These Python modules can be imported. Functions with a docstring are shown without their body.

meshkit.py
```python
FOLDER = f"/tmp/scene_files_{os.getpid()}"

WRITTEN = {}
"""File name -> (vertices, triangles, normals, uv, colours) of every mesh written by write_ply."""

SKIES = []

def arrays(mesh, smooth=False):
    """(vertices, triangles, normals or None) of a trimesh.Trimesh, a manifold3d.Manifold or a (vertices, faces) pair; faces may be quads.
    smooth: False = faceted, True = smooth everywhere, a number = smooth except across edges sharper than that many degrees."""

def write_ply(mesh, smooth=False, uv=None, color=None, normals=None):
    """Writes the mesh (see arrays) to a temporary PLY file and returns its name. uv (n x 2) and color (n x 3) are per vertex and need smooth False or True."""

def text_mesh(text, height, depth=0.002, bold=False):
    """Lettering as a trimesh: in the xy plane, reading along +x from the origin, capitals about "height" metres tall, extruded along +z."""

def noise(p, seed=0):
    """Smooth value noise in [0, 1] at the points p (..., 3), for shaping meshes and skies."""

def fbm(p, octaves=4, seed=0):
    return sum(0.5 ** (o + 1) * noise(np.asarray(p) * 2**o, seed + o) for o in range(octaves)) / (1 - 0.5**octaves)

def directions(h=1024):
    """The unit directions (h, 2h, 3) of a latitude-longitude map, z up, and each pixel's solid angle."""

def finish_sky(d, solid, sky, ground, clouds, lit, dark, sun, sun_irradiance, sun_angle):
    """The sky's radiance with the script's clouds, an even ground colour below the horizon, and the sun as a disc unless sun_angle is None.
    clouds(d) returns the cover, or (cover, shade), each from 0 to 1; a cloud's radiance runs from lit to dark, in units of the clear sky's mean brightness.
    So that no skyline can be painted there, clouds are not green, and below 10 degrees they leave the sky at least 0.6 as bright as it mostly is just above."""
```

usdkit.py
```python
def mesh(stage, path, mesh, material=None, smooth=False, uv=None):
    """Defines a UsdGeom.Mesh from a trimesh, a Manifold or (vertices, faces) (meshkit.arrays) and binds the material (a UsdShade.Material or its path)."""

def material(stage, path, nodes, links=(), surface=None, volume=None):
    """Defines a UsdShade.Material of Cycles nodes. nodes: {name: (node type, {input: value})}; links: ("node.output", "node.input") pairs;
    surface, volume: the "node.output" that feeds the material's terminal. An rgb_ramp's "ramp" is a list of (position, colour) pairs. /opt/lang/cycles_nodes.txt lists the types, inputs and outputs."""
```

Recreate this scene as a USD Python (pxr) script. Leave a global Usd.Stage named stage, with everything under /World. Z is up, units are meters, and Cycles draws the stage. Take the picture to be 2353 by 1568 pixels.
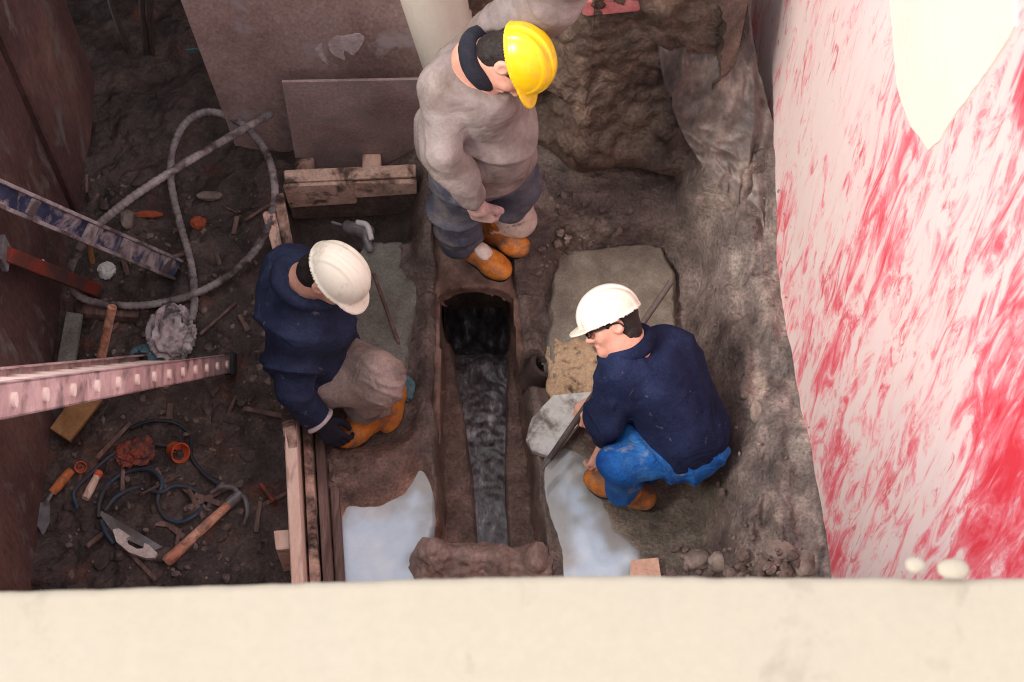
import math, numpy as np, trimesh, usdkit, meshkit
from pxr import Usd, UsdGeom, UsdLux, UsdShade, Gf, Sdf, Vt
stage = Usd.Stage.CreateInMemory()
UsdGeom.SetStageUpAxis(stage, UsdGeom.Tokens.z)
UsdGeom.Xform.Define(stage, '/World'); UsdGeom.Scope.Define(stage, '/World/Looks')

# ------------------------------------------------------------------ camera
EXPOSURE = 1.17
CAM = np.array([0.0, -3.18, 6.24]); TILT = math.radians(27.0); FPX = 2353 * 60 / 36.0
cam = UsdGeom.Camera.Define(stage, '/World/camera')
cam.CreateHorizontalApertureAttr(36.0); cam.CreateVerticalApertureAttr(36.0 * 682 / 1024)
cam.CreateFocalLengthAttr(60.0); cam.CreateExposureAttr(EXPOSURE)
cam.CreateFStopAttr(14.0); cam.CreateFocusDistanceAttr(6.7)
cam.AddTranslateOp().Set(Gf.Vec3d(*CAM)); cam.AddRotateXOp().Set(math.degrees(TILT))
# ------------------------------------------------------------------ sky and sun (overcast)
SKY_STRENGTH = 0.12
SUN_EL, SUN_ROT, SUN_I = math.radians(47), math.radians(246), 0.40
usdkit.material(stage, '/World/Looks/overcast_sky', {
    'sky': ('sky_texture', {'sky_type': 'single_scattering', 'sun_disc': False, 'sun_elevation': SUN_EL, 'sun_rotation': SUN_ROT}),
    'tc': ('texture_coordinate', {}),
    'n': ('noise_texture', {'scale': 2.2, 'detail': 5.0, 'roughness': 0.55}),
    'r': ('map_range', {'from_min': 0.25, 'from_max': 0.75, 'to_min': 0.72, 'to_max': 1.0, 'clamp': True}),
    'm': ('mix_color', {'b': (6.6, 6.4, 6.45), 'use_clamp': False}),
    'bg': ('background_shader', {'strength': SKY_STRENGTH})},
    [('tc.generated', 'n.vector'), ('n.fac', 'r.value'), ('r.result', 'm.fac'), ('sky.color', 'm.a'), ('m.result', 'bg.color')], surface='bg.background')
dome = UsdLux.DomeLight.Define(stage, '/World/sky')
UsdShade.MaterialBindingAPI.Apply(dome.GetPrim()).Bind(UsdShade.Material.Get(stage, '/World/Looks/overcast_sky'))
dome.GetPrim().SetCustomDataByKey('kind', 'structure'); dome.GetPrim().SetCustomDataByKey('label', 'pale overcast sky above the open excavation'); dome.GetPrim().SetCustomDataByKey('category', 'sky')
sun = UsdLux.DistantLight.Define(stage, '/World/sun')
sun.CreateIntensityAttr(SUN_I); sun.CreateAngleAttr(16.0); sun.CreateNormalizeAttr(True); sun.CreateColorAttr(Gf.Vec3f(1.0, 0.945, 0.86))
sun.AddRotateZOp().Set(-math.degrees(SUN_ROT)); sun.AddRotateXOp().Set(-(90 - math.degrees(SUN_EL)))

# ------------------------------------------------------------------ helpers
_ax = np.array([1., 0, 0]); _up = np.array([0, math.cos(TILT), math.sin(TILT)]); _fw = np.array([0, math.sin(TILT), -math.cos(TILT)])
def ray(px, py):
    return _ax * (px - 1176.5) / FPX + _up * (784 - py) / FPX + _fw
def P(px, py, z=0.0):
    "the point at height z that is seen at a place of the picture"
    d = ray(px, py); return CAM + d * (z - CAM[2]) / d[2]
def PX(px, py, x):
    d = ray(px, py); return CAM + d * (x - CAM[0]) / d[0]
def PY(px, py, y):
    d = ray(px, py); return CAM + d * (y - CAM[1]) / d[1]
def V(*a): return np.array(a, float)
def unit(v): v = np.asarray(v, float); return v / np.linalg.norm(v)
def lin(r, g, b, k=1.0):
    c = np.array([r, g, b]) / 255.0
    return tuple(float(t) for t in np.where(c <= .04045, c / 12.92, ((c + .055) / 1.055) ** 2.4) * k)
rng = np.random.default_rng(7)
used = {}
def numbered(path):
    n = used.get(path, 0); used[path] = n + 1
    return path if n == 0 else f'{path}_{n:03d}'
def tag(prim, label=None, cat=None, group=None, kind=None):
    for k, v in (('label', label), ('category', cat), ('group', group), ('kind', kind)):
        if v: prim.SetCustomDataByKey(k, v)
    return prim
def thing(name, label, cat, group=None, kind=None, loc=(0, 0, 0)):
    x = UsdGeom.Xform.Define(stage, numbered('/World/' + name))
    if any(loc): x.AddTranslateOp().Set(Gf.Vec3d(*map(float, loc)))
    x._o = None
    ORIGIN[str(x.GetPath())] = np.array(loc, float)
    return tag(x.GetPrim(), label, cat, group, kind)
ORIGIN = {}
def obj(name, mesh, mat, parent=None, label=None, cat=None, group=None, kind=None, smooth=35, attrs=None):
    "one Mesh prim under its thing (or at top level); the mesh is given in world coordinates"
    root = str(parent.GetPath()) if parent is not None else '/World'
    path = numbered(root + '/' + name)
    if attrs is not None: smooth = True
    v, f, n = meshkit.arrays(mesh, smooth)
    top = '/'.join(root.split('/')[:3])
    o = ORIGIN.get(top, np.zeros(3))
    m = UsdGeom.Mesh.Define(stage, path)
    m.CreatePointsAttr(Vt.Vec3fArray.FromNumpy((v - o).astype(np.float32)))
    m.CreateFaceVertexCountsAttr(Vt.IntArray.FromNumpy(np.full(len(f), 3, np.int32)))
    m.CreateFaceVertexIndicesAttr(Vt.IntArray.FromNumpy(f.astype(np.int32).ravel()))
    m.CreateSubdivisionSchemeAttr('none')
    if n is not None:
        m.CreateNormalsAttr(Vt.Vec3fArray.FromNumpy(n.astype(np.float32))); m.SetNormalsInterpolation('vertex')
    for key, val in (attrs or {}).items():
        UsdGeom.PrimvarsAPI(m).CreatePrimvar(key, Sdf.ValueTypeNames.Color3fArray, 'vertex').Set(Vt.Vec3fArray.FromNumpy(np.asarray(val, np.float32)))
    UsdShade.MaterialBindingAPI.Apply(m.GetPrim()).Bind(UsdShade.Material.Get(stage, '/World/Looks/' + mat))
    return tag(m.GetPrim(), label, cat, group, kind)
cat_ = trimesh.util.concatenate

def tri(v, f): return trimesh.Trimesh(np.asarray(v, float), np.asarray(f, int), process=False)
def spline(pts, n=8, closed=False):
    p = np.asarray(pts, float); q = np.vstack([2 * p[0] - p[1], p, 2 * p[-1] - p[-2]]) if not closed else np.vstack([p[-1], p, p[0], p[1]])
    out = []
    for i in range(len(q) - 3):
        a, b, c, d = q[i:i + 4]
        for t in np.linspace(0, 1, n, endpoint=False):
            out.append(.5 * (2 * b + (c - a) * t + (2 * a - 5 * b + 4 * c - d) * t * t + (3 * b - a - 3 * c + d) * t ** 3))
    if not closed: out.append(p[-1])
    return np.array(out)
def tube(pts, r, sides=10, cap=True):
    p = np.asarray(pts, float); n = len(p); r = np.broadcast_to(r, n)
    t = np.gradient(p, axis=0); t /= np.maximum(np.linalg.norm(t, axis=1, keepdims=True), 1e-9)
    u = np.cross(t[0], [0.3, 0.2, 1.0]); u /= np.linalg.norm(u)
    v = []
    for i in range(n):
        u = u - t[i] * (u @ t[i]); u /= np.linalg.norm(u); w = np.cross(t[i], u)
        a = np.linspace(0, 2 * np.pi, sides, endpoint=False)
        v.append(p[i] + r[i] * (np.cos(a)[:, None] * u + np.sin(a)[:, None] * w))
    v = np.vstack(v); f = []
    for i in range(n - 1):
        for j in range(sides):
            a, b = i * sides + j, i * sides + (j + 1) % sides
            f += [(a, b, b + sides), (a, b + sides, a + sides)]
    if cap:
        v = np.vstack([v, p[0], p[-1]])
        for j in range(sides):
            f += [(len(v) - 2, (j + 1) % sides, j), (len(v) - 1, (n - 1) * sides + j, (n - 1) * sides + (j + 1) % sides)]
    return tri(v, f)
def hull(pts):
    m = trimesh.convex.convex_hull(np.asarray(pts, float)); return m
def beam(a, b, w, h, up=(0, 0, 1), bevel=.004, jitter=0.0):
    "a bevelled timber or bar from a to b, w wide and h deep along up"
    a, b = np.asarray(a, float), np.asarray(b, float); d = unit(b - a); s = np.cross(d, up)
    s = unit(s if np.linalg.norm(s) > 1e-6 else np.cross(d, (0, 1, 0))); u = np.cross(s, d); L = np.linalg.norm(b - a)
    pts = []
    for e in (0, L):
        for sx in (-1, 1):
            for sz in (-1, 1):
                for k in range(3):
                    q = np.array([bevel if k != 0 else 0, bevel if k != 1 else 0, bevel if k != 2 else 0])
                    j = rng.normal(0, jitter, 3) if jitter else 0
                    pts.append(a + d * (e + (q[0] if e == 0 else -q[0])) + s * sx * (w / 2 - q[1]) + u * sz * (h / 2 - q[2]) + j)
    return hull(pts)
def box(c, size, R=np.eye(3), bevel=.005):
    c = np.asarray(c, float); R = np.asarray(R)
    return beam(c - R[:, 0] * size[0] / 2, c + R[:, 0] * size[0] / 2, size[1], size[2], R[:, 2], bevel)
def noise3(p, s, seed=0, oct=3): return (meshkit.fbm(np.asarray(p) * s, oct, seed) - .5) * 2
def rock(c, size, seed, sub=3, rough=.25, R=None):
    m = trimesh.creation.icosphere(sub, 1.0); v = m.vertices
    v = v * (1 + rough * noise3(v, 1.3, seed)[:, None] + .3 * rough * noise3(v, 4.0, seed + 5)[:, None]) * (np.asarray(size) / 2)
    if R is not None: v = v @ np.asarray(R).T
    return tri(v + np.asarray(c), m.faces)
def normals(m): return meshkit.arrays(m, True)[2]
def rotz(a): c, s = math.cos(a), math.sin(a); return np.array([[c, -s, 0], [s, c, 0], [0, 0, 1.]])
def frame(fwd, up):
    x = unit(fwd); z = np.asarray(up, float); z = unit(z - x * (z @ x)); return np.stack([x, np.cross(z, x), z], 1)

# signed distance fields -> meshes (for bodies, clothes and clay)
def surfnets(F, lo, h):
    S = F < 0
    nx, ny, nz = F.shape
    cnt = np.zeros((nx - 1, ny - 1, nz - 1), np.uint8)
    cor = [(i, j, k) for i in (0, 1) for j in (0, 1) for k in (0, 1)]
    for i, j, k in cor: cnt += S[i:nx - 1 + i, j:ny - 1 + j, k:nz - 1 + k]
    mixed = (cnt > 0) & (cnt < 8); idx = np.argwhere(mixed)
    ids = np.full(mixed.shape, -1, np.int32); ids[mixed] = np.arange(len(idx))
    C = np.array(cor, float); W = np.stack([F[idx[:, 0] + i, idx[:, 1] + j, idx[:, 2] + k] for i, j, k in cor], 1).astype(float)
    acc = np.zeros((len(idx), 3)); n = np.zeros(len(idx))
    for a in range(8):
        for b in range(a + 1, 8):
            if np.abs(C[a] - C[b]).sum() == 1:
                x = (W[:, a] < 0) != (W[:, b] < 0); t = np.where(x, W[:, a] / np.where(x, W[:, a] - W[:, b], 1), 0)
                acc += np.where(x[:, None], C[a] + t[:, None] * (C[b] - C[a]), 0); n += x
    v = (idx + acc / np.maximum(n, 1)[:, None]) * h + lo
    faces = []
    for ax in range(3):
        o1, o2 = (ax + 1) % 3, (ax + 2) % 3
        sl = [slice(None)] * 3; sh = [slice(None)] * 3; sl[ax] = slice(0, -1); sh[ax] = slice(1, None)
        A, B = S[tuple(sl)], S[tuple(sh)]; e = np.argwhere(A != B)
        e = e[(e[:, o1] > 0) & (e[:, o2] > 0) & (e[:, o1] < F.shape[o1] - 1) & (e[:, o2] < F.shape[o2] - 1)]
        fl = A[tuple(e.T)]
        def cid(d1, d2):
            q = e.copy(); q[:, o1] += d1; q[:, o2] += d2; return ids[tuple(q.T)]
        q = np.stack([cid(-1, -1), cid(0, -1), cid(0, 0), cid(-1, 0)], 1); q[~fl] = q[~fl][:, ::-1]
        faces.append(np.vstack([q[:, [0, 1, 2]], q[:, [0, 2, 3]]]))
    return tri(v, np.vstack(faces))
def C_(a, b, ra, rb=None, k=.03, sub=False): return ('c', np.asarray(a, float), np.asarray(b, float), ra, ra if rb is None else rb, k, sub)
def E_(c, rad, R=np.eye(3), k=.02, sub=False): return ('e', np.asarray(c, float), np.asarray(rad, float), R, 0, k, sub)
def field(prims, h=.006, pad=.03, extra=None):
    lo, hi = [], []
    def bounds(p):
        if p[0] == 'c':
            r = max(p[3], p[4]); return np.minimum(p[1], p[2]) - r, np.maximum(p[1], p[2]) + r
        r = np.abs(p[3]) @ p[2]; return p[1] - r, p[1] + r
    B = [bounds(p) for p in prims]
    lo = np.min([b[0] for b, p in zip(B, prims) if not p[6]], 0) - pad; hi = np.max([b[1] for b, p in zip(B, prims) if not p[6]], 0) + pad
    n = np.ceil((hi - lo) / h).astype(int) + 1
    F = np.full(n, .06, np.float32)
    axes = [(lo[i] + np.arange(n[i]) * h).astype(np.float32) for i in range(3)]
    for p, (a, b) in zip(prims, B):
        k = p[5]; m = .06 + k
        i0 = np.clip(np.floor((a - m - lo) / h).astype(int), 0, n); i1 = np.clip(np.ceil((b + m - lo) / h).astype(int) + 1, 0, n)
        if np.any(i1 - i0 < 1): continue
        G = np.stack(np.meshgrid(*[axes[i][i0[i]:i1[i]] for i in range(3)], indexing='ij'), -1)
        if p[0] == 'c':
            ba = (p[2] - p[1]).astype(np.float32); q = G - p[1].astype(np.float32)
            t = np.clip((q @ ba) / max(float(ba @ ba), 1e-12), 0, 1)
            d = np.linalg.norm(q - t[..., None] * ba, axis=-1) - (p[3] + (p[4] - p[3]) * t)
        else:
            q = (G - p[1].astype(np.float32)) @ p[3].astype(np.float32)
            k0 = np.linalg.norm(q / p[2].astype(np.float32), axis=-1); k1 = np.maximum(np.linalg.norm(q / (p[2] ** 2).astype(np.float32), axis=-1), 1e-6)
            d = k0 * (k0 - 1) / k1
        sl = tuple(slice(i0[i], i1[i]) for i in range(3)); f = F[sl]
        if p[6]: f, d = -f, d
        hh = np.clip(.5 + .5 * (d - f) / k, 0, 1); r = d * (1 - hh) + f * hh - k * hh * (1 - hh)
        F[sl] = -r if p[6] else r
    if extra is not None: F = extra(F, np.stack(np.meshgrid(*axes, indexing='ij'), -1))
    return surfnets(F, lo, h)
def wrinkle(m, amp=.006, s=9, seed=0, dirv=None, freq=9, famp=.006, smooth_it=3):
    trimesh.smoothing.filter_taubin(m, iterations=smooth_it)
    v = m.vertices; n = normals(m)
    d = amp * noise3(v, s, seed, 3)
    if dirv is not None:
        # long creases: ridges that run across dirv, drawn out along themselves and bent by a slow warp
        dv = unit(dirv); e1 = unit(np.cross(dv, (.31, .83, .46))); e2 = np.cross(dv, e1)
        wp = v + .035 * np.stack([noise3(v, 5, seed + 21 + k, 2) for k in range(3)], 1)
        for kk, fq in enumerate((freq, freq * 1.9)):
            q = np.stack([wp @ dv * fq, wp @ e1 * fq * .28, wp @ e2 * fq * .28], 1) + 7.3 * kk
            ridge = 1 - np.abs(noise3(q, 1.0, seed + 5 + kk, 1)) * 2.0; mask = np.clip(.45 + 1.6 * noise3(v, 3.3, seed + 9 + kk, 2), .08, 1.1)
            d = d + famp * (1.0, .45)[kk] * (np.clip(ridge, 0, 1) ** 2.2 - .35) * mask
    return tri(v + n * d[:, None], m.faces)

# ------------------------------------------------------------------ materials
def look(name, cols, scale=6, rough=.8, bump=.3, bdist=.01, detail=6, stretch=None, fine=60, fineamt=.25, spec=.3, coord='geometry', coat=0, sheen=0, dirt=None, dirt_amt=.5, dirt_scale=5, dirt_w=.08, attr=None, mid=None):
    "noise between colours at two scales, with a fine relief; dirt lays splashes of a second colour over it"
    nodes = {'g': ('geometry', {}) if coord == 'geometry' else ('texture_coordinate', {}),
             'm': ('mapping', {'scale': stretch or (1, 1, 1)}),
             'n': ('noise_texture', {'scale': scale, 'detail': detail, 'roughness': .62}),
             'r': ('rgb_ramp', {'ramp': [(0.28 + .44 * i / max(len(cols) - 1, 1), c) for i, c in enumerate(cols)]}),
             'f': ('noise_texture', {'scale': fine, 'detail': 4.0, 'roughness': .7}),
             'fr': ('map_range', {'from_min': .25, 'from_max': .75, 'to_min': 1 - fineamt, 'to_max': 1 + fineamt}),
             'x': ('mix_color', {'blend_type': 'multiply', 'fac': 1.0, 'use_clamp': False}),
             'fc': ('combine_color', {}),
             'b': ('bump', {'strength': bump, 'distance': bdist}),
             'ha': ('math', {'math_type': 'multiply_add', 'value2': .45}),
             'p': ('principled_bsdf', {'roughness': rough, 'specular_ior_level': spec, 'coat_weight': coat, 'sheen_weight': sheen})}
    src = 'g.position' if coord == 'geometry' else 'g.object'
    L = [(src, 'm.vector'), ('m.vector', 'n.vector'), ('m.vector', 'f.vector'), ('n.fac', 'r.fac'), ('f.fac', 'fr.value'), ('fr.result', 'fc.r'), ('fr.result', 'fc.g'), ('fr.result', 'fc.b'),
         ('fc.color', 'x.b'), ('f.fac', 'ha.value1'), ('n.fac', 'ha.value3'), ('ha.value', 'b.height'), ('b.normal', 'p.normal')]
    if mid:
        nodes['mn'] = ('noise_texture', {'scale': mid[0], 'detail': 3.0, 'roughness': .5, 'distortion': 1.4}); nodes['ms'] = ('math', {'math_type': 'subtract', 'value2': .5}); nodes['ma'] = ('math', {'math_type': 'absolute'})
        nodes['mb'] = ('bump', {'strength': mid[1], 'distance': mid[2]})
        L += [('m.vector', 'mn.vector'), ('mn.fac', 'ms.value1'), ('ms.value', 'ma.value1'), ('ma.value', 'mb.height'), ('mb.normal', 'b.normal')]
    if attr:
        nodes['at'] = ('attribute', {'attribute': attr}); nodes['xa'] = ('mix_color', {'blend_type': 'multiply', 'fac': 1.0, 'use_clamp': False})
        L += [('at.color', 'xa.a'), ('r.color', 'xa.b'), ('xa.result', 'x.a')]
    else: L += [('r.color', 'x.a')]
    last = 'x.result'
    if dirt is not None:
        nodes['dn'] = ('noise_texture', {'scale': dirt_scale, 'detail': 6.0, 'roughness': .65, 'distortion': .4})
        nodes['dr'] = ('map_range', {'from_min': .62 - dirt_amt * .25 - dirt_w, 'from_max': .62 - dirt_amt * .25 + dirt_w, 'clamp': True})
        nodes['dm'] = ('mix_color', {'b': dirt})
        L += [('m.vector', 'dn.vector'), ('dn.fac', 'dr.value'), ('dr.result', 'dm.fac'), (last, 'dm.a')]; last = 'dm.result'
    L += [(last, 'p.base_color')]
    usdkit.material(stage, '/World/Looks/' + name, nodes, L, surface='p.BSDF')
def plain(name, col, rough=.5, spec=.5, metal=0, **k):
    usdkit.material(stage, '/World/Looks/' + name, {'p': ('principled_bsdf', {'base_color': col, 'roughness': rough, 'specular_ior_level': spec, 'metallic': metal, **k})}, [], surface='p.BSDF')

# ------------------------------------------------------------------ the materials of this place
MUD_ = [lin(52, 40, 38), lin(84, 66, 60), lin(112, 92, 84)]
look('mud', [(.42, .40, .39), (.95, .93, .92), (1.7, 1.68, 1.66)], scale=8, rough=.5, bump=.9, bdist=.025, fine=70, fineamt=.6, spec=.5, attr='tint')
look('clay_dark', [lin(62, 50, 48), lin(96, 78, 74)], scale=9, rough=.7, bump=.4)
look('clay', [lin(104, 84, 77), lin(148, 122, 112), lin(180, 154, 142)], scale=9, rough=.55, bump=.6, bdist=.012, fine=70, fineamt=.3, spec=.4)
look('old_pipe', [lin(78, 58, 52), lin(128, 98, 88), lin(160, 132, 120)], scale=8, rough=.6, bump=.6, bdist=.01, fine=60, fineamt=.3)
look('bank_earth', [lin(52, 44, 44), lin(98, 82, 74), lin(140, 118, 104), lin(104, 96, 94)], scale=3.2, rough=.8, bump=.8, bdist=.03, stretch=(1.6, 1.6, .55), fine=38, fineamt=.55)
look('slab_concrete', [lin(96, 84, 76), lin(126, 114, 104), lin(142, 134, 124)], scale=7, rough=.7, bump=.35, bdist=.006, fine=120, fineamt=.35)
look('slab_green', [lin(92, 82, 76), lin(120, 116, 108), lin(138, 136, 128)], scale=8, rough=.7, bump=.35, bdist=.006, fine=110, fineamt=.4)
look('pale_stone', [lin(186, 180, 174), lin(208, 204, 200), lin(218, 217, 218)], scale=5, rough=.6, bump=.25, fine=50, fineamt=.12, dirt=lin(120, 108, 98), dirt_amt=.35, dirt_scale=9)
look('sky_painted_water', [lin(196, 208, 222), lin(206, 224, 242), lin(232, 239, 246)], scale=4.5, rough=.06, bump=.12, bdist=.01, fine=16, fineamt=.06, spec=.6, attr='tint')  # pale blue base colour stands for the sky mirrored in the puddles
look('stream_water', [lin(40, 34, 35), lin(62, 55, 57), lin(92, 85, 89), lin(168, 160, 164)], scale=22, rough=.22, bump=.35, bdist=.01, fine=70, fineamt=.5, spec=.5, stretch=(1.3, .5, 1))
look('plate_steel', [lin(130, 106, 102), lin(164, 137, 132), lin(188, 164, 160)], scale=3.5, rough=.65, bump=.3, bdist=.006, fine=75, fineamt=.35, stretch=(1, 1, .7), dirt=lin(176, 160, 162), dirt_amt=.12, dirt_scale=4.5, dirt_w=.04)
look('plate_steel_low', [lin(136, 113, 110), lin(168, 142, 139), lin(182, 158, 156)], scale=4, rough=.65, bump=.3, bdist=.006, fine=75, fineamt=.4, dirt=lin(150, 134, 132), dirt_amt=.2, dirt_scale=7, dirt_w=.08)
look('rust_wall', [lin(58, 41, 41), lin(88, 62, 60), lin(124, 92, 84)], scale=2.2, rough=.7, bump=.4, bdist=.01, fine=50, fineamt=.4, stretch=(1, 1, .45), dirt=lin(110, 100, 96), dirt_amt=.1, dirt_scale=7, dirt_w=.05)
look('shade_dark_boards', [lin(40, 34, 37), lin(56, 48, 50), lin(72, 64, 65)], scale=4, rough=.85, bump=.4, fine=60, fineamt=.3, stretch=(3, 1, .3))  # near-black colour carries the deep shade of the rear corner
look('parapet_paint', [lin(245, 231, 210, .395), lin(248, 234, 212, .395), lin(249, 236, 216, .405)], scale=2.2, rough=.85, bump=.12, bdist=.004, fine=90, fineamt=.04, dirt=lin(232, 218, 196, .37), dirt_amt=-.05, dirt_scale=11, dirt_w=.06)
look('timber_pale', [lin(214, 168, 148), lin(238, 198, 178), lin(246, 214, 198)], scale=5, rough=.75, bump=.3, fine=60, fineamt=.2, stretch=(3, .6, 3), dirt=lin(96, 70, 62), dirt_amt=.22, dirt_scale=6)
look('timber_clean', [lin(222, 180, 162), lin(238, 202, 186), lin(244, 214, 200)], scale=5, rough=.75, bump=.2, fine=60, fineamt=.12, stretch=(3, .6, 3), dirt=lin(176, 126, 108), dirt_amt=.05, dirt_scale=7)
look('grey_wood', [lin(70, 60, 58), lin(104, 90, 85)], scale=8, rough=.7)
look('rag_white', [lin(190, 172, 168), lin(226, 212, 206)], scale=9, rough=.6)
look('orange_rust', [lin(150, 72, 48), lin(184, 98, 66)], scale=12, rough=.8)
look('red_faded', [lin(170, 84, 84), lin(206, 140, 140)], scale=8, rough=.7)
look('clod_look', [lin(52, 43, 41), lin(78, 65, 62), lin(104, 88, 82)], scale=14, rough=.7, bump=.6, fine=60, fineamt=.4)
look('rubble_look', [lin(74, 61, 58), lin(100, 84, 79), lin(128, 110, 102), lin(176, 156, 144)], scale=16, rough=.85, fine=60, fineamt=.4)
look('timber_dark', [lin(74, 56, 52), lin(108, 84, 78), lin(150, 120, 112)], scale=6, rough=.75, bump=.4, fine=60, fineamt=.3, stretch=(5, .5, 5))
look('timber_crust', [lin(176, 142, 126), lin(214, 178, 160), lin(232, 202, 186)], scale=7, rough=.8, bump=.6, bdist=.015, fine=45, fineamt=.3, dirt=lin(96, 78, 70), dirt_amt=.2, dirt_scale=8, dirt_w=.06)
look('timber_muddy2', [lin(70, 57, 53), lin(102, 86, 80), lin(132, 112, 104)], scale=7, rough=.75, bump=.5, fine=60, fineamt=.4)
look('timber_muddy', [lin(140, 110, 98), lin(196, 160, 144), lin(222, 190, 174)], scale=7, rough=.75, bump=.4, fine=60, fineamt=.3, dirt=lin(66, 52, 48), dirt_amt=.5, dirt_scale=9)
look('ochre_wood', [lin(140, 96, 60), lin(176, 130, 88), lin(150, 110, 80)], scale=6, rough=.75, fine=60)
look('handle_wood', [lin(176, 104, 84), lin(214, 148, 122), lin(232, 178, 156)], scale=7, rough=.55, fine=50, fineamt=.15, dirt=lin(96, 68, 58), dirt_amt=.12, dirt_scale=22, dirt_w=.12)
look('orange_wood', [lin(196, 104, 60), lin(228, 138, 84)], scale=7, rough=.5, fine=50, fineamt=.15, dirt=lin(96, 68, 58), dirt_amt=.12, dirt_scale=22, dirt_w=.12)
look('ladder_metal', [lin(158, 118, 120), lin(196, 156, 156), lin(224, 190, 188)], scale=6, rough=.4, fine=50, fineamt=.18, spec=.6, dirt=lin(110, 84, 84), dirt_amt=.25, dirt_scale=8)
look('rung_metal', [lin(236, 206, 196), lin(248, 222, 210)], scale=6, rough=.35, fine=50, fineamt=.08, spec=.6)
look('ladder_blue', [lin(36, 38, 58), lin(52, 56, 82), lin(70, 72, 96)], scale=9, rough=.5, fine=50, dirt=lin(176, 156, 158), dirt_amt=.3, dirt_scale=10)
look('pale_metal', [lin(150, 134, 138), lin(186, 170, 172)], scale=9, rough=.5, fine=50, dirt=lin(90, 76, 78), dirt_amt=.4, dirt_scale=9)
look('red_steel', [lin(96, 40, 34), lin(134, 58, 46), lin(120, 66, 58)], scale=7, rough=.6, fine=50, dirt=lin(80, 58, 56), dirt_amt=.3)
look('hose_skin', [lin(108, 96, 100), lin(146, 134, 136), lin(176, 163, 162)], scale=14, rough=.65, fine=60, fineamt=.2, dirt=lin(72, 60, 60), dirt_amt=.25, dirt_scale=9)
look('hose_pale', [lin(176, 152, 152), lin(206, 186, 184)], scale=14, rough=.6, fine=60, fineamt=.2)
look('cable_dark', [lin(40, 40, 48), lin(58, 58, 68)], scale=14, rough=.5)
look('cable_brown', [lin(66, 56, 54), lin(88, 74, 70)], scale=14, rough=.7)
look('cable_blue', [lin(44, 58, 74), lin(66, 84, 104)], scale=14, rough=.45, dirt=lin(76, 62, 58), dirt_amt=.35, dirt_scale=12, dirt_w=.1)
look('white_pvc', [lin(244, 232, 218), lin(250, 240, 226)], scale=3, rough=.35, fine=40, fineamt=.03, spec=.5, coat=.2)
look('tarp', [lin(66, 58, 58), lin(104, 92, 88), lin(150, 134, 126)], scale=8, rough=.5, bump=.5, bdist=.015, fine=50, fineamt=.35, spec=.5, stretch=(1, 1, .5))
look('rag', [lin(150, 128, 132), lin(196, 176, 178), lin(214, 202, 202)], scale=9, rough=.7, bump=.6, fine=40, fineamt=.25, dirt=lin(84, 76, 80), dirt_amt=.35, dirt_scale=16)
look('teal_rag', [lin(60, 88, 96), lin(110, 140, 150)], scale=14, rough=.7)
look('orange_plastic', [lin(204, 84, 50), lin(232, 112, 74)], scale=9, rough=.5, fine=40, fineamt=.2, dirt=lin(96, 64, 54), dirt_amt=.25, dirt_scale=20, dirt_w=.1)
look('red_scrap', [lin(122, 56, 46), lin(176, 84, 66)], scale=14, rough=.6, dirt=lin(80, 60, 56), dirt_amt=.35, dirt_scale=14)
look('grey_steel', [lin(92, 88, 92), lin(140, 136, 140)], scale=9, rough=.4, spec=.6, dirt=lin(84, 70, 66), dirt_amt=.3)
look('gravel', [lin(96, 84, 80), lin(138, 122, 114), lin(172, 154, 144)], scale=9, rough=.8, fine=50)
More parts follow.
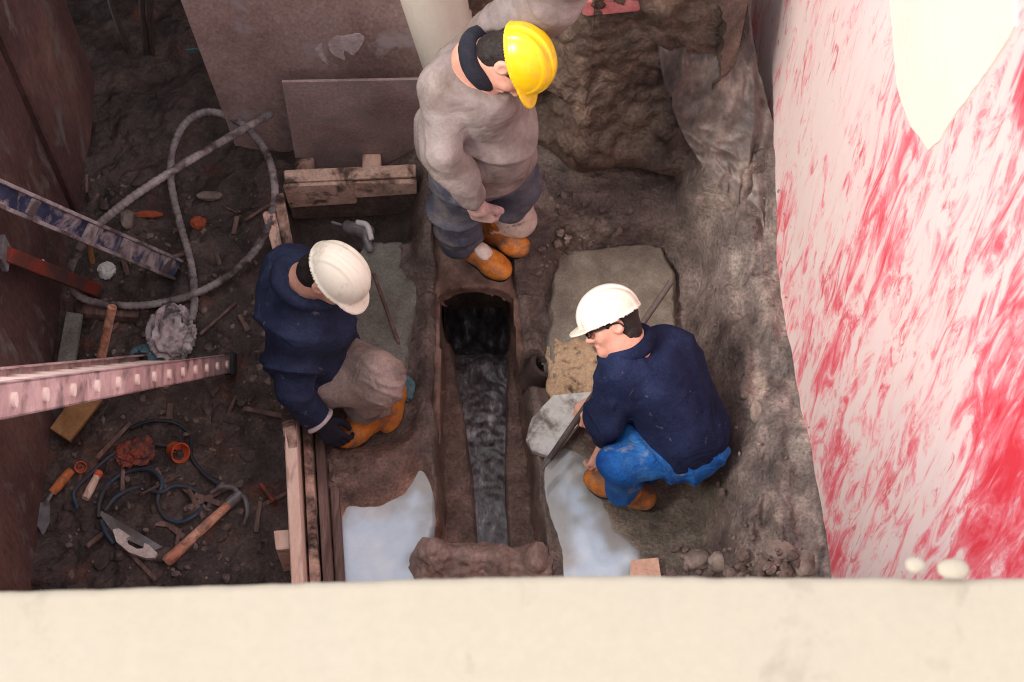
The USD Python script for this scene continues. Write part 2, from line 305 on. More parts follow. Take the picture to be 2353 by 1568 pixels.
look('pink_card', [lin(206, 158, 140), lin(224, 184, 160)], scale=9, rough=.8, fine=50)
plain('rubber_black', lin(34, 32, 36), .6)
look('pale_scrape', [lin(176, 156, 156), lin(206, 188, 190), lin(176, 152, 150)], scale=12, rough=.6, fine=60, fineamt=.25)
look('sand', [lin(150, 122, 96), lin(192, 160, 130), lin(206, 176, 148)], scale=9, rough=.85, bump=.6, fine=90, fineamt=.3, dirt=lin(96, 78, 62), dirt_amt=.1, dirt_scale=18)
plain('white_card', lin(226, 222, 220), .7)
look('asphalt', [(.045, .045, .046), (.06, .06, .06)], scale=30, rough=.9, bump=.4)

# ------------------------------------------------------------------ terrain: the muddy bottom of the pit
def sstep(a, b, x): t = np.clip((x - a) / (b - a), 0, 1); return t * t * (3 - 2 * t)
def poly(*px, z=0.0): return np.array([P(a, b, z)[:2] for a, b in px])
def pdist(pg, x, y):
    "signed distance to a polygon, negative inside"
    x = np.asarray(x); q = np.stack([x.ravel(), np.asarray(y).ravel()], 1); d = np.full(len(q), 1e9); ins = np.zeros(len(q), bool)
    for a, b in zip(pg, np.roll(pg, -1, 0)):
        e = b - a; w = q - a; t = np.clip((w @ e) / (e @ e), 0, 1); d = np.minimum(d, np.linalg.norm(w - t[:, None] * e, axis=1))
        c = ((a[1] > q[:, 1]) != (b[1] > q[:, 1])); ins ^= c & (q[:, 0] < a[0] + (q[:, 1] - a[1]) * e[0] / (e[1] if e[1] else 1e-9))
    return np.where(ins, -d, d).reshape(x.shape)
def xc(y): return -.15 + (.18 - y) * .062           # the middle line of the old sewer
def hw(y): return .15 + np.clip(.18 - y, 0, 1.1) * .046
MOUTH = .185
ZG = {
 'puddle_l': poly((800,1165),(872,1158),(930,1130),(962,1080),(985,1150),(1010,1240),(960,1300),(960,1420),(755,1420),(770,1260),(790,1205)),
 'puddle_r': poly((1266,1050),(1300,1040),(1345,1060),(1352,1110),(1378,1150),(1395,1225),(1450,1275),(1445,1420),(1330,1420),(1308,1280),(1290,1200),(1268,1130)),
 'slab_l': poly((835,570),(955,566),(962,690),(940,790),(930,860),(800,830),(790,680)),
 'slab_r': poly((1288,582),(1400,580),(1522,574),(1548,640),(1550,780),(1470,850),(1385,930),(1270,900),(1262,800),(1270,660)),
 'ochre': poly((1272,800),(1325,783),(1388,830),(1372,905),(1300,915),(1262,885)),
 'mud_l': poly((735,1010),(860,1030),(955,1000),(962,1075),(930,1128),(870,1155),(800,1150),(735,1140)),
 'olive': poly((1400,1150),(1480,1120),(1640,1080),(1650,1150),(1600,1260),(1560,1300),(1470,1290),(1400,1225)),
 'void': poly((668,470),(955,450),(955,560),(665,560)),
 'brown_l': poly((725,1140),(800,1165),(790,1210),(770,1265),(765,1420),(715,1420)),
}
def ground_z(x, y, detail=True):
    p = np.stack([x, y, 0 * x], -1)
    z = .012 * noise3(p, 3.2, 1, 4)
    left = sstep(-.80, -.98, x)
    z = z + left * (.045 * noise3(p, 5, 2, 4) + .026 * noise3(p, 16, 3, 3))
    # the bank of earth against the right-hand wall
    edge = .74 + .09 * noise3(p, 2.1, 11, 3) - .10 * sstep(.2, .7, y)
    t = np.clip((x - edge) / .40, 0, 1.25)
    bankn = .06 * noise3(p, 6, 4, 4) + .055 * (1 - 2 * np.abs(noise3(p * [1, .35, 1], 8, 5, 4))) + .035 * (1 - 2 * np.abs(noise3(p * [1, .5, 1], 17, 15, 3)))
    z = z + (.26 * sstep(0, .34, t) + .2 * t) * (1 + .3 * noise3(p, 3, 12, 3)) + np.clip(t * 1.6, 0, 1) * bankn * (.25 + .75 * sstep(1.06, .92, x))
    # rise towards the back, over the buried sewer and before the earth face
    back = sstep(.10, .42, y) * sstep(-.62, -.30, x)
    z = z + .09 * sstep(.16, .30, y) * np.exp(-((x - xc(y)) / .24) ** 2)
    z = z + .15 * back * (1 - .55 * sstep(.30, .42, x) * sstep(.55, .35, y)) + .03 * back * noise3(p, 8, 6, 4)
    zl = pdist(ZG['slab_r'], x, y); z = z - .13 * sstep(.05, -.03, zl) * sstep(.1, .3, y)
    zl = pdist(ZG['slab_l'], x, y); z = z - .1 * sstep(.05, -.03, zl) * back
    # mound of slurry under the left worker and its rim
    z = z + .07 * sstep(.05, -.09, pdist(ZG['mud_l'], x, y)) * (1 + .4 * noise3(p, 12, 7, 3))
    z = z + .02 * sstep(.02, -.04, pdist(ZG['brown_l'], x, y))
    z = z - .16 * sstep(.04, -.03, pdist(ZG['void'], x, y))
    for k in ('puddle_l', 'puddle_r'): z = z - .045 * sstep(.045, -.02, pdist(ZG[k], x, y) + .02 * noise3(p, 9, 8, 3))
    z = z - .015 * sstep(.05, -.05, pdist(ZG['olive'], x, y))
    # the opened sewer
    u = np.abs(x - xc(y) + .012 * noise3(p, 7, 9, 3)); w = hw(y) + .018 * noise3(p, 9, 10, 3)
    trench = sstep(w + .022, w - .012, u) * (y < MOUTH + .30) * (y > -1.05)
    gw_ = np.interp(y, [-1.0, -.5, -.1, .1], [.050, .056, .088, .115])
    zt = -.24 + .018 * noise3(p, 10, 13, 4) - .13 * sstep(gw_ + .02, gw_ - .012, np.abs(x - xc(y) - .012)) - .4 * sstep(.10, .26, y)
    z = z * (1 - trench) + zt * trench
    # lip of trodden clay along the trench
    lip = np.exp(-((u - w - .055) / .045) ** 2) * (1 + .6 * noise3(p, 11, 19, 3)) * (y < MOUTH) * (y > -1.0)
    nearp = np.minimum(pdist(ZG['puddle_l'], x, y), pdist(ZG['puddle_r'], x, y)); z = z + .045 * lip * sstep(.0, .10, nearp) - .012 * lip * sstep(.1, .0, nearp)
    hp_ = P(1234, 868, -.05); z = z - .34 * sstep(.085, .045, np.hypot((x - hp_[0]) * 1.1, (y - hp_[1])) + .015 * noise3(p, 14, 17, 3))
    if detail: z = z + .006 * noise3(p, 42, 14, 3) * (1 - .6 * trench)
    return z, trench, t, back, left
gx, gy = np.linspace(-2.05, 1.3, 400), np.linspace(-2.6, 2.0, 520)
X, Y = np.meshgrid(gx, gy, indexing='ij'); Z, TR, TB, BK, LF = ground_z(X, Y)
pts = np.stack([X, Y, Z], -1)
def gz(x, y):
    a, b = np.clip((x - gx[0]) / (gx[1] - gx[0]), 0, len(gx) - 1.001), np.clip((y - gy[0]) / (gy[1] - gy[0]), 0, len(gy) - 1.001); i, j = int(a), int(b); a, b = a - i, b - j
    return float((Z[i, j] * (1 - a) + Z[i + 1, j] * a) * (1 - b) + (Z[i, j + 1] * (1 - a) + Z[i + 1, j + 1] * a) * b)
def G(px, py, dz=0.0):
    "the point of the ground seen at a place of the picture, lifted by dz"
    z = 0.0
    for _ in range(8):
        q = P(px, py, z); z = .5 * z + .5 * (gz(q[0], q[1]) + dz)
    return P(px, py, z)
# colour of the soil itself, as it lies in patches of mud, clay, silt and sand
base = np.array(lin(112, 97, 91)); T = np.broadcast_to(base, X.shape + (3,)).copy()
pp = np.stack([X, Y, 0 * X], -1)
def lay(mask, col): T[...] = T * (1 - mask[..., None]) + np.array(col) * mask[..., None]
n1, n2, n3 = noise3(pp, 2.6, 21, 4), noise3(pp, 7, 22, 4), noise3(pp, 15, 23, 3)
lay(np.clip(.5 + .9 * n1, 0, 1) * .6, lin(98, 80, 77))
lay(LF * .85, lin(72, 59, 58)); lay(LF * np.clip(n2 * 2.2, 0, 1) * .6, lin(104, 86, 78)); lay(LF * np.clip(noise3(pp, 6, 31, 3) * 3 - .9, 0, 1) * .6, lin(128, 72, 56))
lay(np.clip(TB * 1.5, 0, 1) * .9, lin(126, 113, 109)); lay(np.clip(TB * 1.5, 0, 1) * np.clip(.3 + 1.6 * n2, 0, 1) * .8, lin(160, 143, 136)); st_ = noise3(pp * [1, .28, 1] + .06 * n1[..., None], 15, 38, 4); lay(np.clip(TB * 2, 0, 1) * np.clip(2.4 * st_ + .1, 0, 1) * .7, lin(72, 64, 63)); lay(np.clip(TB * 2, 0, 1) * np.clip(3 * noise3(pp * [1, .3, 1], 17, 39, 4) - .35, 0, 1) * .6, lin(172, 158, 150)); lay(np.clip(TB * 1.5, 0, 1) * np.clip(2.6 * n3, 0, 1) * .5, lin(80, 70, 70)); lay(np.clip(TB * 1.5, 0, 1) * np.clip(3 * noise3(pp * [1.3, .6, 1], 9, 37, 4) - .5, 0, 1) * .7, lin(184, 164, 152))
lay(BK * .8, lin(106, 92, 88)); lay(BK * np.clip(n2 * 2 + .1, 0, 1) * .7, lin(148, 132, 122))
lay(TR * .9, lin(124, 98, 90)); lay(TR * np.clip(n2 * 2, 0, 1) * .5, lin(126, 104, 94))
for k, col, a in (('ochre', lin(190, 152, 116), .95), ('mud_l', lin(122, 96, 88), .8), ('olive', lin(104, 96, 86), .95), ('brown_l', lin(130, 104, 97), .9), ('void', lin(78, 66, 62), .9)):
    lay(a * sstep(.03, -.03, pdist(ZG[k], X, Y) + .025 * n2 + .012 * n3), col)
d = pdist(ZG['puddle_l'], X, Y) + .02 * n2; lay(.8 * np.exp(-(d / .035) ** 2), lin(176, 136, 120))
d = pdist(ZG['puddle_r'], X, Y) + .02 * n2; lay(.7 * np.exp(-(d / .05) ** 2), lin(150, 138, 124))
ii = np.arange(X.size).reshape(X.shape); q = np.stack([ii[:-1, :-1], ii[1:, :-1], ii[1:, 1:], ii[:-1, 1:]], -1).reshape(-1, 4)
cx, cy = X[:-1, :-1].ravel(), Y[:-1, :-1].ravel()
keep = ~((np.abs(cx - xc(cy)) < .152) & (cy > MOUTH - .02) & (cy < MOUTH + .33) & (Z[:-1, :-1].ravel() > -.15))
q = q[keep]
nv = X.size; und = np.array([[gx[0], gy[0], -.7], [gx[-1], gy[0], -.7], [gx[-1], gy[-1], -.7], [gx[0], gy[-1], -.7]])
ring = np.concatenate([ii[:, 0], ii[-1, 1:], ii[::-1, -1][1:], ii[0, ::-1][1:]])
wall = np.stack([X, Y, 0 * X - .7], -1).reshape(-1, 3)[ring]; ni = nv + np.arange(len(ring)); k0 = np.arange(len(ring) - 1)
gf = np.vstack([q[:, [0, 1, 2]], q[:, [0, 2, 3]], np.stack([ring[k0 + 1], ring[k0], ni[k0]], 1), np.stack([ring[k0 + 1], ni[k0], ni[k0 + 1]], 1), [[nv + len(ring), nv + len(ring) + 2, nv + len(ring) + 1], [nv + len(ring), nv + len(ring) + 3, nv + len(ring) + 2]]])
ground = tri(np.vstack([pts.reshape(-1, 3), wall, und - [0, 0, .0]]), gf)
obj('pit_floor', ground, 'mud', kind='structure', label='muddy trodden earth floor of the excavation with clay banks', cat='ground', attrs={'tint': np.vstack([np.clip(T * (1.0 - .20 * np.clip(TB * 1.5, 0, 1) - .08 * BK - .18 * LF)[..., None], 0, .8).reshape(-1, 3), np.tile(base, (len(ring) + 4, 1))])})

# ------------------------------------------------------------------ street level round the pit, pit walls
TOP = 2.35  # street level set low so more light enters the pit
def sheet(p00, p10, p11, p01, nu, nv, disp=None):
    u, v = np.meshgrid(np.linspace(0, 1, nu), np.linspace(0, 1, nv), indexing='ij'); u, v = u[..., None], v[..., None]
    g = (1 - u) * (1 - v) * p00 + u * (1 - v) * p10 + u * v * p11 + (1 - u) * v * p01
    if disp is not None: g = disp(g)
    i = np.arange(nu * nv).reshape(nu, nv); q = np.stack([i[:-1, :-1], i[1:, :-1], i[1:, 1:], i[:-1, 1:]], -1).reshape(-1, 4)
    return tri(g.reshape(-1, 3), np.vstack([q[:, [0, 1, 2]], q[:, [0, 2, 3]]]))
# street: four slabs round the opening
sl = []
for x0, x1, y0, y1 in ((-40, 40, 2.35, 40), (-40, 40, -40, -2.95), (-40, -2.05, -2.95, 2.35), (1.45, 40, -2.95, 2.35)):
    sl.append(box(((x0 + x1) / 2, (y0 + y1) / 2, TOP - .15), (x1 - x0, y1 - y0, .3)))
obj('street', cat_(sl), 'asphalt', kind='structure', label='grey street surface round the mouth of the excavation', cat='street')
# front and rear faces of the cut behind the sheeting
obj('pit_cut', cat_([box((-.3, -2.99, .7), (4.2, .2, 3.2)), box((-.3, 2.30, .7), (4.2, .2, 3.2)), box((1.5, -.3, .7), (.2, 5.2, 3.2))]), 'bank_earth', kind='structure', label='raw earth faces of the cut behind the sheeting', cat='earth')

# left-hand sheeting: rusty steel sheets side by side
t = thing('sheeting_wall', 'rusty red-brown steel sheeting along the left side of the pit', 'wall', loc=(-1.9, 0, 0))
for i, (y0, y1, dx) in enumerate(((-2.9, -1.35, 0), (-1.35, -.32, .02), (-.32, .62, -.015), (.62, 1.30, .01))):
    s = box((-1.885 + dx, (y0 + y1) / 2, 1.1), (.05, y1 - y0 - .008, 3.1), bevel=.008)
    obj('sheet', s, 'rust_wall', t)
obj('waler', beam(V(-1.83, -2.85, 2.3), V(-1.83, 1.25, 2.3), .12, .16), 'rust_wall', t)
# timber lagging far behind on the left, the corner shade put into its colour
t = thing('board_wall', 'timber lagging in the rear left corner, its shade put into the dark colour', 'wall', loc=(-1.3, 1.8, 0))
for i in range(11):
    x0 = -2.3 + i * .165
    obj('board', box((x0, 1.83 + .008 * (i % 3), 1.2), (.158, .04, 3.2)), 'shade_dark_boards', t)

# right-hand steel panel: red paint scraped down to pale primer
WX = 1.12
def panel_x(A, B): return np.interp(A, [-2.8, -1.0, -.5, 0, .5, 1.2, 2.2], [1.16, 1.14, 1.085, 1.052, 1.032, .982, .93]) + .006 * noise3(np.stack([A, B, 0 * A], -1), 1.4, 3, 3)
def red_panel():
    ys, zs = np.linspace(-2.85, 2.2, 300), np.linspace(-.1, 3.75, 230)
    A, B = np.meshgrid(ys, zs, indexing='ij')
    g = np.stack([panel_x(A, B), A, B], -1)
    i = np.arange(A.size).reshape(A.shape); q = np.stack([i[:-1, :-1], i[:-1, 1:], i[1:, 1:], i[1:, :-1]], -1).reshape(-1, 4)
    # how much red paint is left, patch by patch
    c = PX(2290, 1130, WX)[1:]; c2 = PX(2352, 180, WX)[1:]; c3 = PX(2050, 560, WX)[1:]; c4 = PX(2280, 520, WX)[1:]; c5 = PX(1830, 560, WX)[1:]
    def blob(c, a, b): return np.exp(-((A - c[0]) / a) ** 2 - ((B - c[1]) / b) ** 2)
    w = -.066 - .035 + .25 * blob(c, .30, .46) + .26 * blob(c2, .07, .16) + .10 * blob(c3, .22, .45) + .08 * blob(c4, .18, .25) + .05 * blob(c5, .4, .3)
    w = w + .03 * sstep(.2, -1.2, A)
    return tri(g.reshape(-1, 3), np.vstack([q[:, [0, 1, 2]], q[:, [0, 2, 3]]])), np.repeat(w.reshape(-1, 1), 3, 1)
usdkit.material(stage, '/World/Looks/scraped_red', {
    'g': ('geometry', {}), 'm': ('mapping', {'rotation': (math.radians(22), 0, 0), 'scale': (1, 1.15, .26)}), 'm2': ('mapping', {'rotation': (math.radians(20), 0, 0), 'scale': (1, 1, .4)}),
    'a': ('attribute', {'attribute': 'wear'}), 'n': ('noise_texture', {'scale': 10.5, 'detail': 9.0, 'roughness': .68, 'distortion': 1.3}),
    'n2': ('noise_texture', {'scale': 2.3, 'detail': 5.0, 'roughness': .6, 'distortion': .6}),
    's': ('math', {'math_type': 'multiply_add', 'value2': 1.0}), 's2': ('math', {'math_type': 'multiply_add', 'value2': .52}),
    'r': ('rgb_ramp', {'ramp': [(0, lin(228, 206, 206)), (.45, lin(232, 212, 208)), (.69, lin(231, 206, 203)), (.73, lin(234, 188, 189)), (.78, lin(230, 150, 157)), (.84, lin(226, 112, 124)), (.93, lin(220, 74, 88)), (1, lin(216, 54, 68))]}),
    'h': ('noise_texture', {'scale': 24.0, 'detail': 4.0, 'roughness': .6}), 'hr': ('map_range', {'from_min': .64, 'from_max': .72, 'to_min': 0, 'to_max': .5, 'clamp': True}),
    'mx': ('mix_color', {'b': lin(196, 186, 192)}), 'q': ('noise_texture', {'scale': 21.0, 'detail': 6.0, 'roughness': .7, 'distortion': 1.2}), 'q2': ('noise_texture', {'scale': 3.0, 'detail': 3.0}),
    'qs': ('math', {'math_type': 'multiply_add', 'value2': .55}), 'qr': ('map_range', {'from_min': .86, 'from_max': .98, 'to_min': 0, 'to_max': .8, 'clamp': True}), 'my': ('mix_color', {'b': lin(212, 70, 86)}), 'b': ('bump', {'strength': .25, 'distance': .01}),
    'p': ('principled_bsdf', {'roughness': .6, 'specular_ior_level': .35})},
    [('g.position', 'm.vector'), ('g.position', 'm2.vector'), ('m.vector', 'n.vector'), ('m2.vector', 'n2.vector'), ('n.fac', 's.value1'), ('n2.fac', 's2.value1'), ('a.fac', 's2.value3'), ('s2.value', 's.value3'),
     ('s.value', 'r.fac'), ('m.vector', 'h.vector'), ('h.fac', 'hr.value'), ('r.color', 'mx.a'), ('hr.result', 'mx.fac'), ('m.vector', 'q.vector'), ('g.position', 'q2.vector'), ('q2.fac', 'qs.value1'), ('q.fac', 'qs.value3'), ('qs.value', 'qr.value'), ('mx.result', 'my.a'), ('qr.result', 'my.fac'), ('my.result', 'p.base_color'), ('n.fac', 'b.height'), ('b.normal', 'p.normal')], surface='p.BSDF')
t = thing('retaining_wall', 'tall red steel panel scraped to pale pink along the right side', 'wall', loc=(WX, 0, 0))
mesh, wear = red_panel()
obj('panel_face', mesh, 'scraped_red', t, attrs={'wear': wear})
obj('panel_back', box((WX + .16, -.33, 1.75), (.05, 5.0, 3.9)), 'red_steel', t)
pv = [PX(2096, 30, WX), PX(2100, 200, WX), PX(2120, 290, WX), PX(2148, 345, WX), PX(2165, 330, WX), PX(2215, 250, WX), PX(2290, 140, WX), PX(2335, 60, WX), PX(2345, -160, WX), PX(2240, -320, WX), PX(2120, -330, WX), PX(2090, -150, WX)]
from shapely.geometry import Polygon
def cutout(pg2, thick, edge=.004, seed=0):
    "a flat shape with an uneven outline, finely divided, lying in its own (u, v) plane"
    po = Polygon(pg2).segmentize(.02); c = np.array(po.exterior.coords)[:-1]; c = c + edge * np.stack([noise3(np.c_[c, 0 * c[:, 0]], 18, seed, 3), noise3(np.c_[c, 0 * c[:, 0]], 18, seed + 9, 3)], 1)
    m = trimesh.creation.extrude_polygon(Polygon(c).buffer(0), thick, engine='earcut'); return m.subdivide_to_size(.06)
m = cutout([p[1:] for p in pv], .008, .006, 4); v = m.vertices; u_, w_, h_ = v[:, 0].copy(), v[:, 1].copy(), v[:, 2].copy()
obj('sunlit_patch', tri(np.stack([panel_x(u_, w_) + .002 - h_, u_, w_], 1), m.faces[:, ::-1]), 'white_pvc', t, label='cream white pointed patch of sunlight on the red panel, put in as a plate')  # sunlit spot on the wall, put in as a thin pale plate

# ------------------------------------------------------------------ parapet right below the viewer
ex = np.linspace(-.9, .9, 260); zt = 4.9
def edge_y(x):
    px = 1176.5 + x / 1.47 * FPX * .992
    py = np.where(px < 1250, 1352 + (1313 - 1352) * px / 1250, 1313 + (1321 - 1313) * (px - 1250) / 1100)
    return np.array([P(a, b, zt)[1] for a, b in zip(px, py)]) + .0012 * noise3(np.stack([x, 0 * x, 0 * x], -1), 60, 5, 4) + .0012 * noise3(np.stack([x, 0 * x, 0 * x], -1), 14, 6, 2)
ex = np.concatenate([[-4.2, -3, -2, -1.3], ex, [1.3, 2, 3, 4.2]]); ey = edge_y(np.clip(ex, -.95, .95))
rows = []
for dy, dz in ((0, -.9), (0, -.012), (-.0035, -.004), (-.010, 0), (-.05, .001), (-.12, 0), (-.2, .001), (-.26, 0), (-.28, -.004), (-.28, -.9)):
    rr = np.stack([ex, ey + dy, np.full_like(ex, zt + dz)], 1)
    if -.25 < dy <= -.003 and dz > -.01: rr[:, 2] += .0016 * noise3(rr, 24, 8, 3)
    rows.append(rr)
m_, n_ = len(rows), len(ex); vv = np.vstack(rows); i = np.arange(m_ * n_).reshape(m_, n_)
qq = np.stack([i[:-1, :-1], i[:-1, 1:], i[1:, 1:], i[1:, :-1]], -1).reshape(-1, 4)
t = thing('parapet', 'cream painted concrete parapet across the foot of the view', 'parapet', loc=(0, -2.8, 3.15))
obj('unseen_deck', box((0, -3.45, 4.02), (8.4, .9, .18)), 'slab_concrete', t)  # unseen deck, kept narrow with open space below so light reaches the pit
obj('wall', tri(vv, np.vstack([qq[:, [0, 1, 2]], qq[:, [0, 2, 3]]])), 'parapet_paint', t)
for i, (a, b, r) in enumerate(((2103, 1299, .0085), (2190, 1307, .0105))):
    c = P(a, b, zt + .006); R = .5
    lump = rock(c, (2 * r * (1.25 if i else 1), 2 * r * .8, r * 1.1), 40 + i, 3, .12)
    obj('mortar_lump', lump, 'parapet_paint', t)

# ------------------------------------------------------------------ back of the pit: plates, pipe, earth face, sheeting
def plate(corners, thick, edge=.0):
    "flat plate of given corners (towards the viewer), thickness away from the viewer"
    c = np.asarray(corners, float); n = unit(np.cross(c[1] - c[0], c[2] - c[1])); n = n if n @ (CAM - c.mean(0)) > 0 else -n
    return hull(np.vstack([c, c - n * thick]))
YB = .93
up_px = [(415, 0), (930, 0), (1075, 400), (565, 400)]
cs = [PY(a, b, YB) for a, b in up_px]
dl, dr = cs[0] - cs[3], cs[1] - cs[2]
cs[0] = cs[3] + dl * 2.9; cs[1] = cs[2] + dr * 2.9
cs[2] = cs[2] - dr * .22; cs[3] = cs[3] - dl * .22
t = thing('rear_plate', 'big brown steel plate leaning left at the back of the pit, pale scraped patches', 'steel plate', loc=cs[3])
obj('plate', plate(cs, .03), 'plate_steel', t)
for k, pg in enumerate(([(770, 82), (830, 78), (838, 84), (832, 100), (822, 118), (812, 128), (800, 122), (790, 120), (785, 138), (770, 130), (752, 100)], [(735, 75), (745, 90), (728, 118), (738, 138), (752, 150), (745, 130), (740, 110)])):
    m = cutout([PY(a, b, YB)[[0, 2]] for a, b in pg], .0025, .02, 30 + k); v = m.vertices
    obj('scrape', tri(np.stack([v[:, 0], YB + .0005 - v[:, 2], v[:, 1]], 1), m.faces[:, ::-1]), 'pale_scrape', t)
lo = [PY(a, b, .84) for a, b in ((648, 190), (962, 184), (965, 470), (697, 470))]
t = thing('front_plate', 'smaller brown steel plate standing in front of the big leaning plate', 'steel plate', loc=lo[3])
obj('plate', plate(lo, .012), 'plate_steel_low', t)
for a, b, w_, m_ in ((700, 390, 44, 'timber_muddy'), (855, 382, 42, 'timber_pale')):
    c = PY(a, b, .80); w = w_ / 540
    tt = thing('timber_block', 'square timber block end %s against the front steel plate' % ('with muddy broken face' if a == 700 else 'with clean pink face'), 'timber block', loc=c)
    obj('block', box(c + V(0, -.005, 0), (w, .09, w * .95), bevel=.006), m_, tt)
# white pipe leaning beside the plate
a = PY(1128, 420, .99); b0 = PY(1000, 0, .99); d = unit(b0 - a)
t = thing('white_pipe', 'thick white plastic pipe leaning beside the big brown plate', 'pipe', loc=a)
th = np.linspace(0, 2 * np.pi, 40, endpoint=False); uu = unit(np.cross(d, (0, 1, 0))); ww = np.cross(uu, d)
prof = [(-.2, .132), (2.6, .132), (2.6, .118), (-.2, .118)]
vv = np.vstack([a + d * L_ + r_ * (np.cos(th)[:, None] * uu + np.sin(th)[:, None] * ww) for L_, r_ in prof]); ff = []
for k in range(4):
    for j in range(40):
        p0, p1 = k * 40 + j, k * 40 + (j + 1) % 40; q0, q1 = ((k + 1) % 4) * 40 + j, ((k + 1) % 4) * 40 + (j + 1) % 40; ff += [(p0, p1, q1), (p0, q1, q0)]
obj('pipe', tri(vv, ff), 'white_pvc', t)

# undercut earth face at the back right
base_px = [(1075, 330, .12), (1200, 318, .16), (1265, 345, .2), (1330, 386, .22), (1420, 380, .22), (1500, 390, .2), (1580, 402, .2), (1640, 412, .2)]
bl = spline([P(*p) for p in base_px], 22)
bl = np.vstack([bl, spline([bl[-1], bl[-1] + V(.0, .10, .0), bl[-1] + V(-.10, .4, 0), bl[-1] + V(-.22, .8, 0)], 10)])
nu = len(bl); vs = np.concatenate([[-1.0, -.8, -.4, -.15, 0], np.linspace(.008, 1, 150)])
rows = []
tg = np.gradient(bl, axis=0); out = np.stack([tg[:, 1], -tg[:, 0], 0 * tg[:, 0]], 1); out /= np.linalg.norm(out, axis=1, keepdims=True)
for v_ in vs:
    if v_ < 0: g = bl + out * (v_ * .16) + V(0, 0, .22) * v_
    else:
        h_ = v_ * 2.3; g = bl + V(0, 0, h_) - out * (.14 * h_ - .03 * math.sin(min(v_ * 40, math.pi)))
        gw = g + .05 * np.stack([noise3(g, 4, 58 + k, 2) for k in range(3)], 1)
        crag = (1 - 2 * np.abs(noise3(gw * [1.3, 1.3, .8], 3.4, 52, 5))); blocks = np.floor(noise3(gw, 3.0, 54, 2) * 4) / 4
        g = g + out * (.10 * noise3(g * [1.2, 1.2, .7], 2.2, 51, 4) +   .048 * crag + .02 * blocks + .022 * noise3(g, 18, 53, 3))[:, None] * min(1, .35 + v_ * 12)
    rows.append(g)
vv = np.vstack(rows); i = np.arange(len(vs) * nu).reshape(len(vs), nu)
q = np.stack([i[:-1, :-1], i[:-1, 1:], i[1:, 1:], i[1:, :-1]], -1).reshape(-1, 4)
ef = tri(vv, np.vstack([q[:, [0, 1, 2]], q[:, [0, 2, 3]]]))
c1 = P(1440, 240, 1.0)
tint = np.broadcast_to(np.array(lin(98, 80, 70)), (len(vv), 3)).copy()
nn = noise3(vv * [1, 1, .5], 3, 61, 4)[:, None]; nm = noise3(vv * [1.6, 1.6, .4], 7, 62, 4)[:, None]
tint = np.where(nn > .12, tint * .7 + .3 * np.array(lin(150, 120, 92)), tint); sel = sstep(-.1, .5, vv[:, :1] - .35); tint = tint * (1 - .6 * sel) + .6 * sel * np.array(lin(96, 84, 79))
tint = tint * (.95 + .7 * nm)
obj('earth_face', ef, 'mud', kind='structure', label='undercut brown earth face at the back right of the pit', cat='earth', attrs={'tint': np.clip(tint, .01, 1)})

# crumpled dirty plastic sheeting draped over the corner of the earth
def drape():
    path = [(1612, -300, 1.70), (1608, -80, 1.27), (1614, 60, 1.02), (1640, 180, .84), (1678, 300, .64), (1708, 400, .50), (1745, 520, .36)]
    wid = [120, 120, 125, 130, 125, 95, 22]
    cl = spline([P(*p) for p in path], 26); wl = np.interp(np.linspace(0, 1, len(cl)), np.linspace(0, 1, len(wid)), wid) / 560
    us = np.linspace(-.6, .6, 70); vv = []
    for c, w in zip(cl, wl):
        for u in us: vv.append(c + V(u * w * 1.35, .03 * abs(u), -.34 * u * u * w * 3 + .02))
    vv = np.array(vv); q_ = vv * [1, .6, .6] + .1 * np.stack([noise3(vv, 3, 78, 2)] * 3, 1)
    f1 = 1 - np.abs(noise3(q_ * [1, .22, .22], 10, 71, 2)) * 2.2; f2 = 1 - np.abs(noise3(q_ * [1, 1, .9], 5.5, 72, 2)) * 2; f3 = noise3(vv, 22, 73, 3)
    f4 = 1 - np.abs(noise3(q_ * [1, .6, .5], 24, 74, 2)) * 2; d = .040 * f1 + .032 * f2 + .014 * f4 + .007 * f3
    vv = vv + np.stack([.2 * d, -.8 * d, .7 * d], 1)
    i = np.arange(len(vv)).reshape(len(cl), len(us)); q = np.stack([i[:-1, :-1], i[1:, :-1], i[1:, 1:], i[:-1, 1:]], -1).reshape(-1, 4)
    m = tri(vv, np.vstack([q[:, [0, 1, 2]], q[:, [0, 2, 3]]]))
    n = normals(m); b = tri(vv - n * .006, m.faces[:, ::-1]); return cat_([m, b])
obj('plastic_sheeting', drape(), 'tarp', label='crumpled muddy plastic sheeting draped down the corner of the earth face', cat='plastic sheeting')

